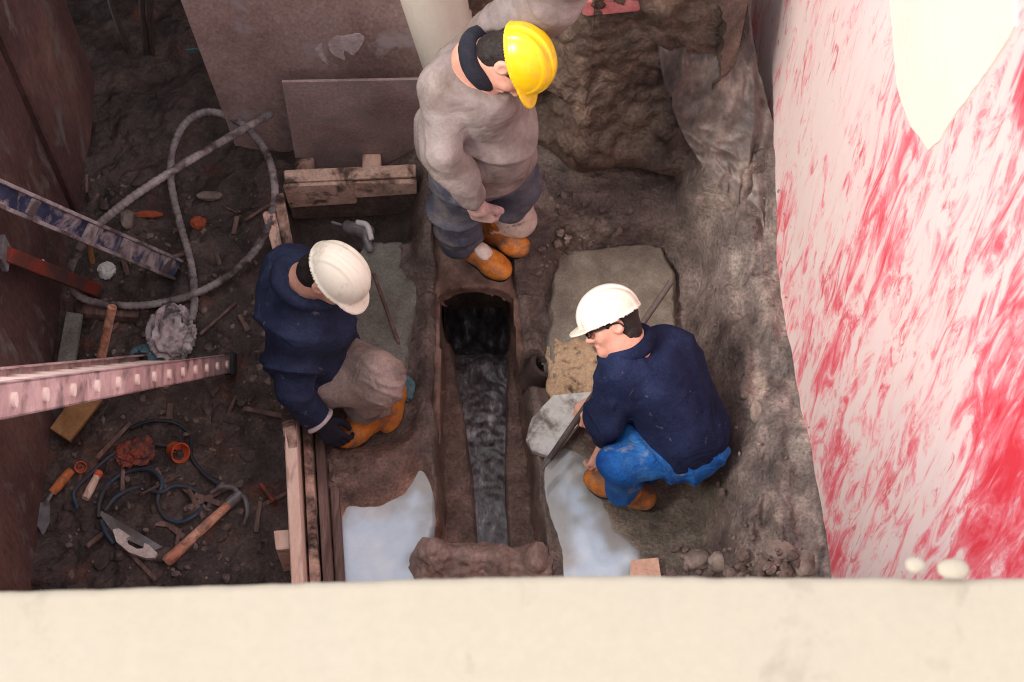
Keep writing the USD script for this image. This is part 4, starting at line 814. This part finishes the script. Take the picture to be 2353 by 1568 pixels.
# ---- the man sitting on the left in the white helmet
def sitting_man():
    t = thing('person', 'man crouching in white helmet, navy hooded jacket and khaki trousers left of the sewer', 'person', loc=P(760, 900, 0))
    hd = P(762, 636, .93); fw = unit(V(.62, -.48, -.62)); up = unit(V(.55, -.02, .84)); R = frame(fw, up)
    neck = P(705, 660, .82); chest = P(706, 725, .62); pel = P(715, 840, .28)
    shR, shL = P(680, 765, .66), P(680, 628, .68)
    elR, wrR = P(676, 895, .42), P(726, 960, .26)
    elL, wrL = P(752, 735, .42), P(800, 800, .22)
    hR, hL = P(715, 868, .27), P(735, 812, .28)
    kR, aR = P(880, 893, .38), P(836, 942, .14)
    kL, aL = P(868, 852, .42), P(866, 925, .10)
    hl, to = P(874, 958, .03), P(790, 1022, .03); hl2, to2 = P(905, 900, .0), P(890, 985, -.02)
    body = head_prims(hd, R) + [C_(hd + R @ V(-.03, 0, -.09), neck, .055, .06, .03), C_(neck, chest, .07, .12, .05), C_(chest, pel, .12, .12, .05), C_(shR, shL, .07, .07, .04),
        C_(shR, elR, .046, .036, .03), C_(elR, wrR, .036, .027, .02), C_(shL, elL, .046, .036, .03), C_(elL, wrL, .036, .027, .02), C_(hR, kR, .068, .050, .04), C_(kR, aR, .046, .036, .03), C_(hL, kL, .068, .050, .04), C_(kL, aL, .046, .036, .03),
        C_(aR, hl + unit(to - hl) * .14 + V(0, 0, .04), .03, .03, .02), C_(aL, hl2 + unit(to2 - hl2) * .14 + V(0, 0, .04), .03, .03, .02)]
    body += hand_prims(wrL, V(.6, -.4, -.5), V(.3, -.2, .8), -1, (30, 40, 30))
    obj('body', field(body, .0055), 'skin', t, smooth=True)
    hd_ = unit(V(.55, -.45, -.55)); obj('glove', field(hand_prims(wrR + hd_ * .02, hd_, V(-.2, -.6, .7), 1, (28, 35, 25), 1.05, 1.2), .004), 'glove_dark', t, smooth=True)
    jk = [C_(shR, shL, .112, .112, .05), C_(neck + V(-.02, 0, -.08), chest, .12, .155, .06), C_(chest, pel, .160, .15, .07), C_(P(680, 690, .60), P(688, 820, .36), .115, .125, .07), C_(P(742, 725, .48), P(745, 800, .36), .105, .10, .05),
        C_(shR, shR + (elR - shR) * .4, .098, .092, .03), C_(shR + (elR - shR) * .3, elR + V(0, -.02, .03), .09, .082, .014), C_(elR + V(0, -.02, .03), wrR - hd_ * .0, .082, .060, .012), E_(wrR - hd_ * .03, (.072, .072, .035), frame((0, .3, 1), hd_), .008), C_(shL, elL, .09, .08, .04), C_(elL, wrL, .078, .055, .03), E_(neck + R @ V(.02, 0, .06), (.082, .08, .09), R, .015, True)]
    m = field(jk, .0078); m = wrinkle(m, .005, 8, 13, dirv=(.2, 1.0, .6), freq=8, famp=.040); obj('jacket', m, 'navy_jacket', t, smooth=True)
    # thrown-back hood round the neck, and its edge over the shoulder
    cx = neck + V(.015, 0, .03); cr = frame(V(.5, -.5, .05), up); a = np.linspace(0, 2 * np.pi, 44, endpoint=False)
    ring = np.array([cx + cr[:, 0] * .105 * math.cos(q) + cr[:, 1] * .115 * math.sin(q) + V(0, 0, -.02 * math.cos(q)) for q in a]); ring = np.vstack([ring, ring[:1]])
    obj('hood', wrinkle(tube(ring, np.interp(np.linspace(0, 1, 45), [0, .3, .5, .7, 1], [.022, .030, .040, .030, .022]), 14), .012, 16, 2, smooth_it=0), 'navy_jacket', t, smooth=True)
    obj('cuff', tube(spline([wrR + hd_ * .018 + frame(hd_, (0, 0, 1)) @ V(0, .056 * math.cos(q), .056 * math.sin(q)) for q in np.linspace(-.6, 3.0, 9)], 4), .011, 8), 'pale_scrape', t, label='pale grey cuff edge of the right sleeve', smooth=True)
    tr = [C_(hR, kR, .100, .078, .03), C_(kR, aR + V(0, 0, .05), .076, .066, .03), C_(hL, kL, .105, .086, .03), C_(kL, aL + V(0, 0, .03), .08, .068, .03), C_(hR, hL, .12, .12, .05)]
    m = field(tr, .007); m = wrinkle(m, .004, 9, 25, dirv=(.3, .9, .4), freq=11, famp=.028); obj('trousers', m, 'khaki_pants', t, smooth=True)
    for k, (h_, t_, an) in enumerate(((hl, to, aR), (hl2, to2, aL))):
        up_, so = boot_mesh(h_, t_, an, an + V(0, 0, .05), 1.1); b = obj('boot', up_, 'orange_leather', t, smooth=True); obj('sole', so, 'sole_dark', b)
        if k == 0: obj('laces', lace(t, an + V(0, 0, -.03), t_), 'rubber_black', b, smooth=True)
    obj('hair', hair_mesh(hd, R), 'hair_dark', t, smooth=True)
    obj('helmet', helmet_mesh(hd, R, .93, 3), 'helmet_white', t, smooth=True)
sitting_man()

# ---- the man crouching on the right, in profile
def crouching_man():
    t = thing('person', 'man crouching in white helmet and glasses, navy fleece, bright blue jeans, beside pale slab', 'person', loc=P(1520, 1100, 0))
    up = unit(V(-.16, .78, .60)); fw = unit(V(-.86, -.30, -.10)); R = frame(fw, up)
    SC = .88
    hd = P(1406, 746, .78); neck = P(1443, 790, .70); chest = P(1497, 870, .56); pel = P(1572, 1000, .34)
    shN, shF = P(1436, 858, .64), P(1520, 808, .56)
    elN, wrN = P(1394, 962, .50), P(1390, 1032, .22)
    elF, wrF = P(1440, 850, .34), P(1374, 918, .20)
    hN, hF = P(1590, 1035, .32), P(1580, 985, .32)
    kN, aN = P(1424, 1066, .40), P(1432, 1126, .15)
    kF, aF = P(1460, 1010, .34), P(1485, 1075, .08)
    gzv = .0
    hl, to = P(1482, 1156, .02), P(1425, 1134, .02); dt = unit((to - hl) * [1, 1, 0]); to = hl + dt * .25; hl = hl + dt * .0
    hl2, to2 = P(1500, 1085, .0), P(1430, 1045, .0); to2 = hl2 + unit((to2 - hl2) * [1, 1, 0]) * .26
    body = head_prims(hd, R, SC) + [C_(hd + R @ V(-.03, 0, -.08), neck, .055, .06, .03), C_(neck, chest, .07, .11, .05), C_(chest, pel, .11, .12, .05), C_(shN, shF, .065, .065, .04),
        C_(shN, elN, .046, .036, .03), C_(elN, wrN, .036, .027, .02), C_(shF, elF, .046, .036, .03), C_(elF, wrF, .036, .027, .02), C_(hN, kN, .068, .050, .04), C_(kN, aN, .046, .036, .03), C_(hF, kF, .068, .050, .04), C_(kF, aF, .046, .036, .03),
        C_(aN, hl + unit(to - hl) * .14 + V(0, 0, .04), .03, .03, .02), C_(aF, hl2 + unit(to2 - hl2) * .14 + V(0, 0, .04), .03, .03, .02)]
    body += hand_prims(wrN, unit(V(-.25, -.35, -.75)), V(.1, -.8, .3), 1, (25, 35, 25)) + hand_prims(wrF, unit(V(-.75, -.5, -.1)), V(-.3, .3, .85), 1, (55, 70, 45))
    obj('body', field(body, .0050), 'skin', t, smooth=True)
    jk = [C_(shN, shF, .10, .11, .05), C_(neck + V(.02, -.01, -.05), chest, .10, .150, .06), C_(chest, pel + V(0, 0, .04), .150, .152, .06), C_(P(1550, 865, .5), P(1595, 990, .36), .115, .13, .06), C_(P(1490, 880, .5), P(1550, 1000, .40), .10, .115, .06),
        C_(shN, shN + (elN - shN) * .4, .092, .09, .03), C_(shN + (elN - shN) * .3, elN, .088, .076, .012), E_(elN + V(0, -.012, -.01), (.072, .074, .074), np.eye(3), .02), C_(elN, wrN + (elN - wrN) * .45, .074, .056, .02), C_(shF, elF, .09, .08, .04), C_(elF, wrF + (elF - wrF) * .3, .075, .055, .03), E_(neck + R @ V(.03, 0, .05), (.060, .058, .060), R, .012, True)]
    m = field(jk, .0078); m = wrinkle(m, .005, 8, 33, dirv=(.8, .35, .2), freq=8, famp=.034); obj('jacket', m, 'navy_fleece', t, smooth=True)
    cx = neck + (hd - neck) * .06; cr = frame(fw, unit(hd - neck)); a = np.linspace(0, 2 * np.pi, 40, endpoint=False)
    ring = np.array([cx + cr[:, 0] * .070 * math.cos(q) + cr[:, 1] * .072 * math.sin(q) for q in a]); ring = np.vstack([ring, ring[:1]])
    obj('collar', wrinkle(tube(ring, .037, 12), .005, 24, 2, smooth_it=0), 'navy_fleece', t, smooth=True)
    tr = [C_(hN, kN, .104, .076, .04), C_(kN, aN + V(0, 0, .02), .076, .064, .03), C_(hF, kF, .11, .09, .05), C_(kF, aF + V(0, 0, .03), .085, .07, .04), C_(hN, hF, .125, .125, .05)]
    m = field(tr, .0075); m = wrinkle(m, .004, 9, 45, dirv=(.9, .5, .3), freq=11, famp=.022); obj('trousers', m, 'blue_jeans', t, smooth=True)
    for h_, t_, an in ((hl, to, aN), (hl2, to2, aF)):
        up_, so = boot_mesh(h_, t_, an, an + V(0, 0, .05), 1.0); b = obj('boot', up_, 'orange_leather', t, smooth=True); obj('sole', so, 'sole_dark', b)
    obj('hair', hair_mesh(hd, R, SC), 'hair_dark', t, smooth=True)
    obj('helmet', helmet_mesh(hd, R, .87, 5), 'helmet_white', t, smooth=True)
    L = lambda *q: hd + R @ (V(*q) * SC); fr = []
    for s_ in (-1, 1):
        e = [L(.112 + .001 * math.cos(q) - .012 * abs(math.cos(q)) * (s_ * math.cos(q) > 0), s_ * .033 + .026 * math.cos(q), .004 + .018 * math.sin(q)) for q in np.linspace(0, 2 * np.pi, 17)]
        fr.append(tube(np.array(e), .0028, 6)); fr.append(tube(spline([L(.104, s_ * .058, .012), L(.06, s_ * .076, .014), L(-.012, s_ * .086, .016), L(-.035, s_ * .084, -.008)], 5), .0034, 6))
    fr.append(tube(np.array([L(.112, -.008, .008), L(.118, 0, .011), L(.112, .008, .008)]), .0028, 6))
    g = obj('glasses', cat_(fr), 'rubber_black', t, smooth=True)
    le = []
    for s_ in (-1, 1):
        rim = np.array([L(.110 - .012 * abs(math.cos(q)) * (s_ * math.cos(q) > 0), s_ * .033 + .024 * math.cos(q), .004 + .016 * math.sin(q)) for q in np.linspace(0, 2 * np.pi, 16, endpoint=False)])
        le.append(tri(np.vstack([rim, rim.mean(0)]), [(16, i, (i + 1) % 16) for i in range(16)]))
    obj('lens', cat_(le), 'lens', g)
crouching_man()

# ------------------------------------------------------------------ ladders, struts, hoses and tools on the left
def ladder(a, b, sp, rail_w, rail_d, side, mats, name, label, rung=.27, first=.16, r=.016):
    "two rails from foot a to head b, the second one set off by side*sp"
    t = thing(name, label, 'ladder', loc=a); d = unit(b - a); s = unit(side - d * (np.asarray(side) @ d)); n = np.cross(s, d); L_ = np.linalg.norm(b - a)
    for k in (0, 1):
        o = a + s * sp * k
        web = beam(o, o + d * L_, .006, rail_d, up=n, bevel=.001); fl = [beam(o + n * e * (rail_d / 2 - .003) + s * (.012 if k == 0 else -.012), o + d * L_ + n * e * (rail_d / 2 - .003) + s * (.012 if k == 0 else -.012), rail_w, .006, up=n, bevel=.001) for e in (-1, 1)]
        rr_ = obj('rail', cat_([web] + fl), mats[0], t)
        obj('foot', beam(o - d * .03, o + d * .05, rail_w + .014, rail_d + .016, up=n, bevel=.006), 'rubber_black', rr_)
    k = first
    while k < L_:
        obj('rung', tube(np.array([a + d * k - s * .012, a + d * k + s * (sp + .012)]), r, 12), mats[1], t); k += rung
A, B = P(530, 836, .04), P(-20, 930, 3.25)
ladder(A, B + V(-.02, 0, 0), .36, .030, .075, V(-1, 0, 0), ('ladder_metal', 'rung_metal'), 'ladder', 'pinkish metal ladder rising from the pit floor past the left edge')
A, B = G(398, 616, .05), PX(-6, 442, -1.80); d = unit(B - A); A2 = A - d * .02; s_ = unit(np.cross(d, unit(CAM - A))); nn_ = np.cross(s_, d)
t = thing('brace', 'slim dark blue brace with worn pale edges leaning on the rusty left wall', 'brace', loc=A)
obj('web', beam(A2, B + d * .05, .072, .022, up=nn_, bevel=.003), 'ladder_blue', t)
for e in (-1, 1): obj('flange', beam(A2 + s_ * e * .040, B + d * .05 + s_ * e * .040, .016, .044, up=nn_, bevel=.003, jitter=.001), 'pale_metal', t)
for k, w in ((.06, .05), (.20, .03), (.31, .10), (.53, .07), (.84, .05)): c = A + (B - A) * k; obj('batten', beam(c - d * w / 2, c + d * w / 2, .066, .036, up=nn_, bevel=.003, jitter=.002), 'pale_metal', t)
def rod(name, label, cat, pts, r, mat, n=2, sides=10):
    t = thing(name, label, cat, loc=pts[0]); obj('shaft', tube(spline(pts, n) if n > 1 else np.array(pts), r, sides), mat, t, smooth=40); return t
a, b = PX(8, 582, -1.84), G(215, 664, .05)
t = thing('steel_strut', 'short red-brown steel strut propped against the left wall', 'strut', loc=b)
obj('strut', beam(a, b, .06, .055, bevel=.004), 'red_steel', t); c = a + (b - a) * .42 + V(0, 0, .032); obj('bolt_head', tube(np.array([c, c + V(0, 0, .016)]), .018, 6), 'white_card', t)
obj('end_plate', beam(a - V(.012, 0, 0), a + V(.012, 0, 0), .10, .10, bevel=.003), 'grey_steel', t)
hp = [(612, 268, .36), (560, 297, .50), (480, 343, .64), (390, 397, .74), (290, 464, .72), (212, 532, .58), (172, 590, .40), (160, 645, .22), (184, 682, .11), (240, 699, .07), (330, 702, .06), (420, 685, .06), (500, 650, .08), (565, 600, .12), (608, 540, .20), (629, 470, .28), (629, 410, .33), (610, 350, .30), (573, 300, .26), (525, 268, .22), (470, 258, .20), (425, 285, .15), (398, 340, .10), (392, 400, .07), (400, 460, .06), (418, 530, .06), (440, 610, .05), (447, 690, .05), (440, 740, .05)]
cl = spline([P(*p) for p in hp], 26); arc = np.concatenate([[0], np.cumsum(np.linalg.norm(np.diff(cl, axis=0), axis=1))])
cl2 = np.stack([np.interp(np.arange(0, arc[-1], .006), arc, cl[:, k]) for k in range(3)], 1); s_ = np.arange(len(cl2)) * .006
t = thing('hose', 'thick ribbed grey hose lying in a big loop on the left', 'hose', loc=P(330, 702, 0))
obj('hose', tube(cl2, 0.0158 + .0014 * np.sin(s_ * 2 * np.pi / .024), 10), 'hose_skin', t, smooth=True)
obj('end_ferrule', tube(np.array([cl2[0] - unit(cl2[1] - cl2[0]) * .03, cl2[6]]), .019, 12), 'grey_steel', t)
rod('broom_handle', 'reddish wooden handle standing between the hose loop and the pinkish ladder', 'handle', [P(258, 706, .42), P(242, 780, .27), P(224, 862, .10)], .018, 'handle_wood')
t = thing('plank', 'grey weathered plank upright beside the rusty wall below the strut', 'plank', loc=G(165, 780)); obj('plank', beam(G(172, 722, .12), G(150, 850, .06), .065, .03, bevel=.004, jitter=.002), 'slab_green', t)
t = thing('plank', 'ochre wooden plank half under the pinkish ladder', 'plank', loc=G(170, 960)); obj('plank', beam(G(212, 905, .06), G(140, 1000, .05), .10, .028, bevel=.004, jitter=.004), 'ochre_wood', t)
t = thing('plank', 'long dark plank lying under the hose loop towards the left wall', 'plank', loc=G(250, 715)); obj('plank', beam(G(175, 712, .03), G(318, 726, .03), .05, .04, bevel=.004, jitter=.004), 'timber_dark', t)
rod('stick', 'thin ochre stick hanging inside the hose loop', 'stick', [P(203, 545, .42), P(212, 602, .26)], .012, 'ochre_wood', 1)
def crumple(c, size, seed, mat, name, label, cat, amp=.35, sub=4, flat=1.0):
    m = trimesh.creation.icosphere(sub, 1.0); v = m.vertices; f = (1 - np.abs(noise3(v, 1.9, seed, 2)) * 2.4) * amp + (1 - np.abs(noise3(v, 4.2, seed + 4, 2)) * 2) * amp * .4
    v = v * (.75 + f)[:, None] * np.asarray(size) / 2; v[:, 2] *= flat
    return obj(name, tri(v + c, m.faces), mat, label=label, cat=cat, smooth=50)
crumple(G(245, 622, .02), (.085, .085, .06), 5, 'white_card', 'paper_cup', 'crumpled white paper cup inside the hose loop', 'paper cup', .18)
crumple(G(393, 768, .05), (.17, .23, .14), 8, 'rag', 'cloth_bundle', 'crumpled pale pink and grey cloth bundle beside the ladder foot', 'cloth', .4)
crumple(G(348, 812, .02), (.15, .07, .06), 12, 'teal_rag', 'rag', 'small teal rag beside the pale cloth bundle', 'rag', .35)
crumple(G(933, 893, .02), (.07, .10, .05), 15, 'teal_rag', 'rag', 'small teal rag at the knee of the man in navy hooded jacket', 'rag', .35)
# work tool beside the white helmet: muddy hand drill
t = thing('hand_drill', 'muddy hand drill in the dark gap behind the white helmet', 'hand drill', loc=P(825, 535, 0))
c = P(826, 536, .06); obj('casing', wrinkle(field([C_(c + V(-.05, .03, 0), c + V(.03, 0, .01), .028, .034, .01), C_(c + V(.02, 0, .01), c + V(.045, -.075, 0), .02, .018, .01)], .006), .004, 30, 3, smooth_it=1), 'grey_steel', t, smooth=True)
obj('handle_shell', tube(spline([c + V(-.01, .035, .03), c + V(.035, .01, .045), c + V(.055, -.05, .03)], 6), .012, 8), 'white_card', t, smooth=True)
obj('bit', tube(np.array([c + V(-.05, .03, 0), c + V(-.12, .06, -.01)]), .006, 8), 'grey_steel', t)
rod('iron_bar', 'thin dark iron bar sloping over the greenish slab', 'bar', [P(858, 628, .20), P(918, 795, .03)], .008, 'timber_dark', 1)
a, b = P(1542, 648, .34), P(1262, 1056, .15)
t = thing('long_handle', 'long thin tool handle passing behind the crouching man to the pale slab', 'tool handle', loc=b); obj('shaft', tube(np.array([a, b]), .0125, 10), 'grey_wood', t, smooth=40)
obj('tip', tube(np.array([b, b + (b - a) * .06]), np.array([.0105, .004]), 8), 'grey_steel', t)
# hoe
a, b = G(380, 1294, .028), G(538, 1148, .028); d = unit(b - a); sd = np.cross(V(0, 0, 1), d)
t = thing('hoe', 'two-pronged hoe with pale orange wooden handle on the dark floor', 'hoe', loc=a)
obj('handle', tube(np.array([a, a + d * .02, a + (b - a) * .5, b]), np.array([.020, .024, .020, .017]), 12), 'handle_wood', t)
obj('socket', tube(np.array([b - d * .03, b + d * .035]), .022, 10), 'grey_steel', t)
for e in (-1, 1): obj('prong', tube(spline([b + d * .02, b + d * .03 + sd * e * .03 + V(0, 0, .01), b + d * .0 + sd * e * .075 + V(0, 0, .0), b - d * .04 + sd * e * .095 + V(0, 0, -.02)], 6), np.linspace(.013, .006, 19), 8), 'grey_steel', t, smooth=40)
# hand saw
t = thing('hand_saw', 'hand saw with pale D-shaped grip beside the hoe', 'saw', loc=G(300, 1240))
sp = [G(229, 1181, .035), G(268, 1215, .035), G(384, 1276, .035), G(330, 1262, .035)]
zz = gz(*G(300, 1240)[:2]) + .012
def flat(px, z0, th, holes=()):
    po = Polygon([P(*q, z0)[:2] for q in px], [[P(*q, z0)[:2] for q in h_] for h_ in holes]).buffer(.006).buffer(-.006).buffer(-.004).buffer(.004)
    m = trimesh.creation.extrude_polygon(po, th, engine='earcut'); m.apply_translation((0, 0, z0)); return m
obj('blade', flat([(226, 1178), (236, 1176), (392, 1268), (388, 1284), (262, 1228)], zz, .004), 'grey_steel', t)
obj('grip', flat([(262, 1222), (276, 1220), (300, 1236), (345, 1258), (364, 1276), (358, 1287), (338, 1288), (300, 1275), (270, 1250)], zz + .004, .026, [[(292, 1243), (300, 1240), (334, 1256), (332, 1266), (318, 1267), (298, 1256)]]), 'rag_white', t)
t = thing('trowel', 'grey steel trowel with orange wooden handle', 'trowel', loc=G(110, 1160)); a, b = G(164, 1080, .026), G(120, 1133, .026)
obj('handle', tube(np.array([a, a + (b - a) * .5, b]), np.array([.017, .021, .017]), 12), 'orange_wood', t)
obj('tang', tube(spline([b, G(112, 1146, .06), G(104, 1158, .04)], 4), .007, 8), 'grey_steel', t); obj('blade', flat([(82, 1160), (114, 1152), (116, 1200), (100, 1232), (84, 1205)], gz(*G(98, 1190)[:2]) + .022, .006), 'grey_steel', t)
t = thing('brush', 'paint brush with pale wooden handle and red ferrule by the blue cables', 'brush', loc=G(208, 1118)); a, b = G(222, 1096, .022), G(196, 1146, .022)
obj('handle', tube(np.array([a, a + (b - a) * .6, b]), np.array([.014, .017, .015]), 10), 'timber_clean', t); obj('ferrule', tube(np.array([a, a - (b - a) * .22]), .017, 10), 'orange_plastic', t)
obj('bristles', tube(np.array([a - (b - a) * .22, a - (b - a) * .6]), np.array([.016, .022]), 10), 'hair_dark', t)
def cup(px, py, r, h_, mat, label, name, cat, ax=(0.2, -.3, .9)):
    c = G(px, py, .01); d = unit(ax); u = unit(np.cross(d, (1, 0, .2))); w = np.cross(u, d); th = np.linspace(0, 2 * np.pi, 20, endpoint=False); pr = [(0, .01), (0, r * .8), (h_, r), (h_, r * .86), (.01, r * .68), (.012, .005)]
    vv = np.vstack([c + d * q + s * (np.cos(th)[:, None] * u + np.sin(th)[:, None] * w) for q, s in pr]); ff = []
    for k in range(len(pr) - 1):
        for j in range(20): p0, p1 = k * 20 + j, k * 20 + (j + 1) % 20; ff += [(p0, p1, p1 + 20), (p0, p1 + 20, p0 + 20)]
    return obj(name, tri(vv, ff), mat, label=label, cat=cat)
cup(399, 1034, .042, .06, 'orange_plastic', 'bright orange plastic cup, the larger of two, right of the red scraps', 'plastic_cup', 'cup', (.5, -.4, .5))
cup(186, 1075, .024, .03, 'orange_plastic', 'bright orange plastic cup, the smaller of two, beside the trowel handle', 'plastic_cup', 'cup')
for (px, py, s, lab) in ((292, 1045, .075, 'left of two red scraps between the blue cable and the orange cup'), (325, 1036, .085, 'right of two red scraps between the blue cable and the orange cup')):
    crumple(G(px, py, .015), (s, s * 1.2, .03), int(px), 'red_scrap', 'red_scrap', lab, 'scrap', .5)
crumple(G(455, 512, .02), (.07, .06, .04), 77, 'orange_rust', 'broken_tile', 'small broken orange tile inside the hose loop', 'tile', .3, 3)
crumple(G(338, 493, .02), (.13, .035, .03), 78, 'orange_rust', 'broken_tile', 'long thin piece of broken orange tile inside the hose loop', 'tile', .25, 3)
rod('red_stick', 'short red stick right of the hoe head', 'stick', [G(598, 1113, .03), G(630, 1152, .03)], .010, 'red_scrap', 1)
def cable(name, label, px, r, mat, dz=.02): obj(name, tube(spline([G(a, b, dz + .012 * math.sin(i * 1.7)) for i, (a, b) in enumerate(px)], 7), r, 8), mat, label=label, cat='cable', smooth=True)
cable('cable', 'loose coil of blue cable between the hand saw and the orange cup', [(226, 1190), (230, 1150), (250, 1112), (295, 1084), (345, 1080), (372, 1108), (362, 1150), (376, 1186), (412, 1200), (450, 1182), (464, 1150), (442, 1124), (402, 1117), (366, 1132), (320, 1120), (270, 1140), (240, 1175)], .009, 'cable_blue', .014)
cable('cable', 'blue-grey cable arching above the red scraps', [(178, 1170), (170, 1130), (205, 1092), (262, 1043), (330, 1020), (392, 1026)], .008, 'cable_blue', .014)
cable('cable', 'dark cable winding along the floor towards the hoe head', [(300, 985), (345, 968), (400, 972), (436, 1000), (440, 1050), (470, 1090), (510, 1118)], .008, 'cable_dark', .008)
cable('cable', 'short blue cable end with grey plug beside the saw blade', [(232, 1196), (238, 1214), (248, 1232), (262, 1250)], .010, 'cable_blue', .02)
for i, (px, m, lab) in enumerate(((((244, -40), (262, 30), (310, 160), (360, 330)), 'cable_brown', 'leftmost of three brown cables hanging down the dark rear corner'), (((322, -40), (330, 60), (348, 200), (362, 345)), 'cable_brown', 'middle of three brown cables hanging down the dark rear corner'), (((344, -40), (347, 80), (358, 220), (376, 350)), 'cable_brown', 'rightmost of three brown cables hanging down the dark rear corner'), (((120, 90), (170, 160), (240, 262)), 'cable_dark', 'dark cable sagging from the left wall in the rear corner'))):
    obj('hanging_cable', tube(spline([PY(a, b, 1.45) for a, b in px], 8), .013, 8), m, label=lab, cat='cable', smooth=True)
obj('glint_strip', box(PY(447, 116, 1.42), (.07, .004, .022), rotz(.1)), 'teal_rag', label='short pale turquoise tape strip painted in the dark rear corner', cat='glint')  # glint of light in the corner, put in as a pale strip
t = thing('red_board', 'faded red board lying at the top of the rear earth face', 'board', loc=PY(1390, -20, .84)); obj('board', beam(PY(1335, -4, .84), PY(1470, -16, .84), .10, .09, bevel=.008, jitter=.004), 'red_faded', t)
# stones
def stone(px, py, size, seed, label, mat='gravel', dz=0.0): obj('stone', rock(G(px, py, dz), size, seed, 3, .25), mat, label=label, cat='stone')
stone(482, 450, (.11, .045, .04), 201, 'long flat pale stone inside the hose loop', dz=.01)
stone(292, 505, (.06, .09, .05), 202, 'grey upright stone between the hose and the bracing ladder')
stone(1602, 1288, (.10, .09, .08), 203, 'pale stone nearest the pink card at the parapet')
stone(1655, 1292, (.085, .08, .07), 204, 'grey rounded stone in the gravel right of the pale stone')
stone(1850, 1296, (.09, .10, .08), 205, 'pale pinkish stone at the foot of the red panel by the parapet')
stone(1790, 1268, (.12, .09, .07), 206, 'broad dusty stone on the bank left of the red panel foot')
stone(1738, 946, (.05, .09, .05), 207, 'small pale stone standing out of the right bank')
t = thing('card_piece', 'torn pink and ochre card at the right pool by the parapet', 'card', loc=G(1480, 1300)); obj('card', flat([(1450, 1290), (1512, 1284), (1520, 1340), (1445, 1345)], gz(*G(1480, 1310)[:2]) + .02, .012), 'pink_card', t)
sv = []; kinds = [rock(V(0, 0, 0), (1, .85, .62), 300 + k, 2, .42) for k in range(14)]
r2 = np.random.default_rng(11)
for k in range(760):
    if k < 520: px, py, s = r2.uniform(150, 650), r2.uniform(400, 1340), .008 + .022 * r2.random() ** 3
    elif k < 640: px, py, s = r2.normal(1310, 50), r2.normal(540, 60), .010 + .03 * r2.random() ** 3
    elif k < 690: px, py, s = r2.uniform(1550, 1840), r2.uniform(1262, 1330), .015 + .04 * r2.random() ** 2
    else: px, py, s = r2.uniform(1600, 1880), r2.uniform(420, 1260), .008 + .02 * r2.random() ** 3
    q = P(px, py, .03); q = P(px, py, gz(q[0], q[1])); m = kinds[k % 14]; a = r2.uniform(0, 6.28)
    sv.append(tri((m.vertices * r2.uniform(.7, 1.4, 3) * s) @ rotz(a).T + q + V(0, 0, s * .12), m.faces))
cv = []
for k in range(150):
    px, py, s = r2.uniform(150, 640), r2.uniform(390, 1330), .02 + .05 * r2.random() ** 2
    q = P(px, py, .03); q = P(px, py, gz(q[0], q[1])); m = kinds[k % 14]; a = r2.uniform(0, 6.28)
    cv.append(tri((m.vertices * [s * r2.uniform(.8, 1.6), s, s * .45]) @ rotz(a).T + q, m.faces))
obj('mud_clods', cat_(cv), 'clod_look', kind='stuff', label='dark clods of mud trodden into the left floor', cat='mud', smooth=60)
cv = []
for k in range(46):
    px, py = r2.uniform(170, 640), r2.uniform(420, 1320); a = r2.uniform(0, 3.14); l = r2.uniform(.03, .11)
    q = P(px, py, .03); q = P(px, py, gz(q[0], q[1]) + .008); e = V(math.cos(a), math.sin(a), r2.uniform(-.15, .15)) * l
    cv.append(beam(q - e, q + e, r2.uniform(.008, .022), r2.uniform(.006, .012), bevel=.002, jitter=.002))
obj('wood_scraps', cat_(cv), 'timber_dark', kind='stuff', label='splinters and offcuts of dark wood strewn over the left floor', cat='wood scraps')
obj('rubble', cat_(sv), 'rubble_look', kind='stuff', label='small stones and clods scattered over the mud', cat='rubble', smooth=False)
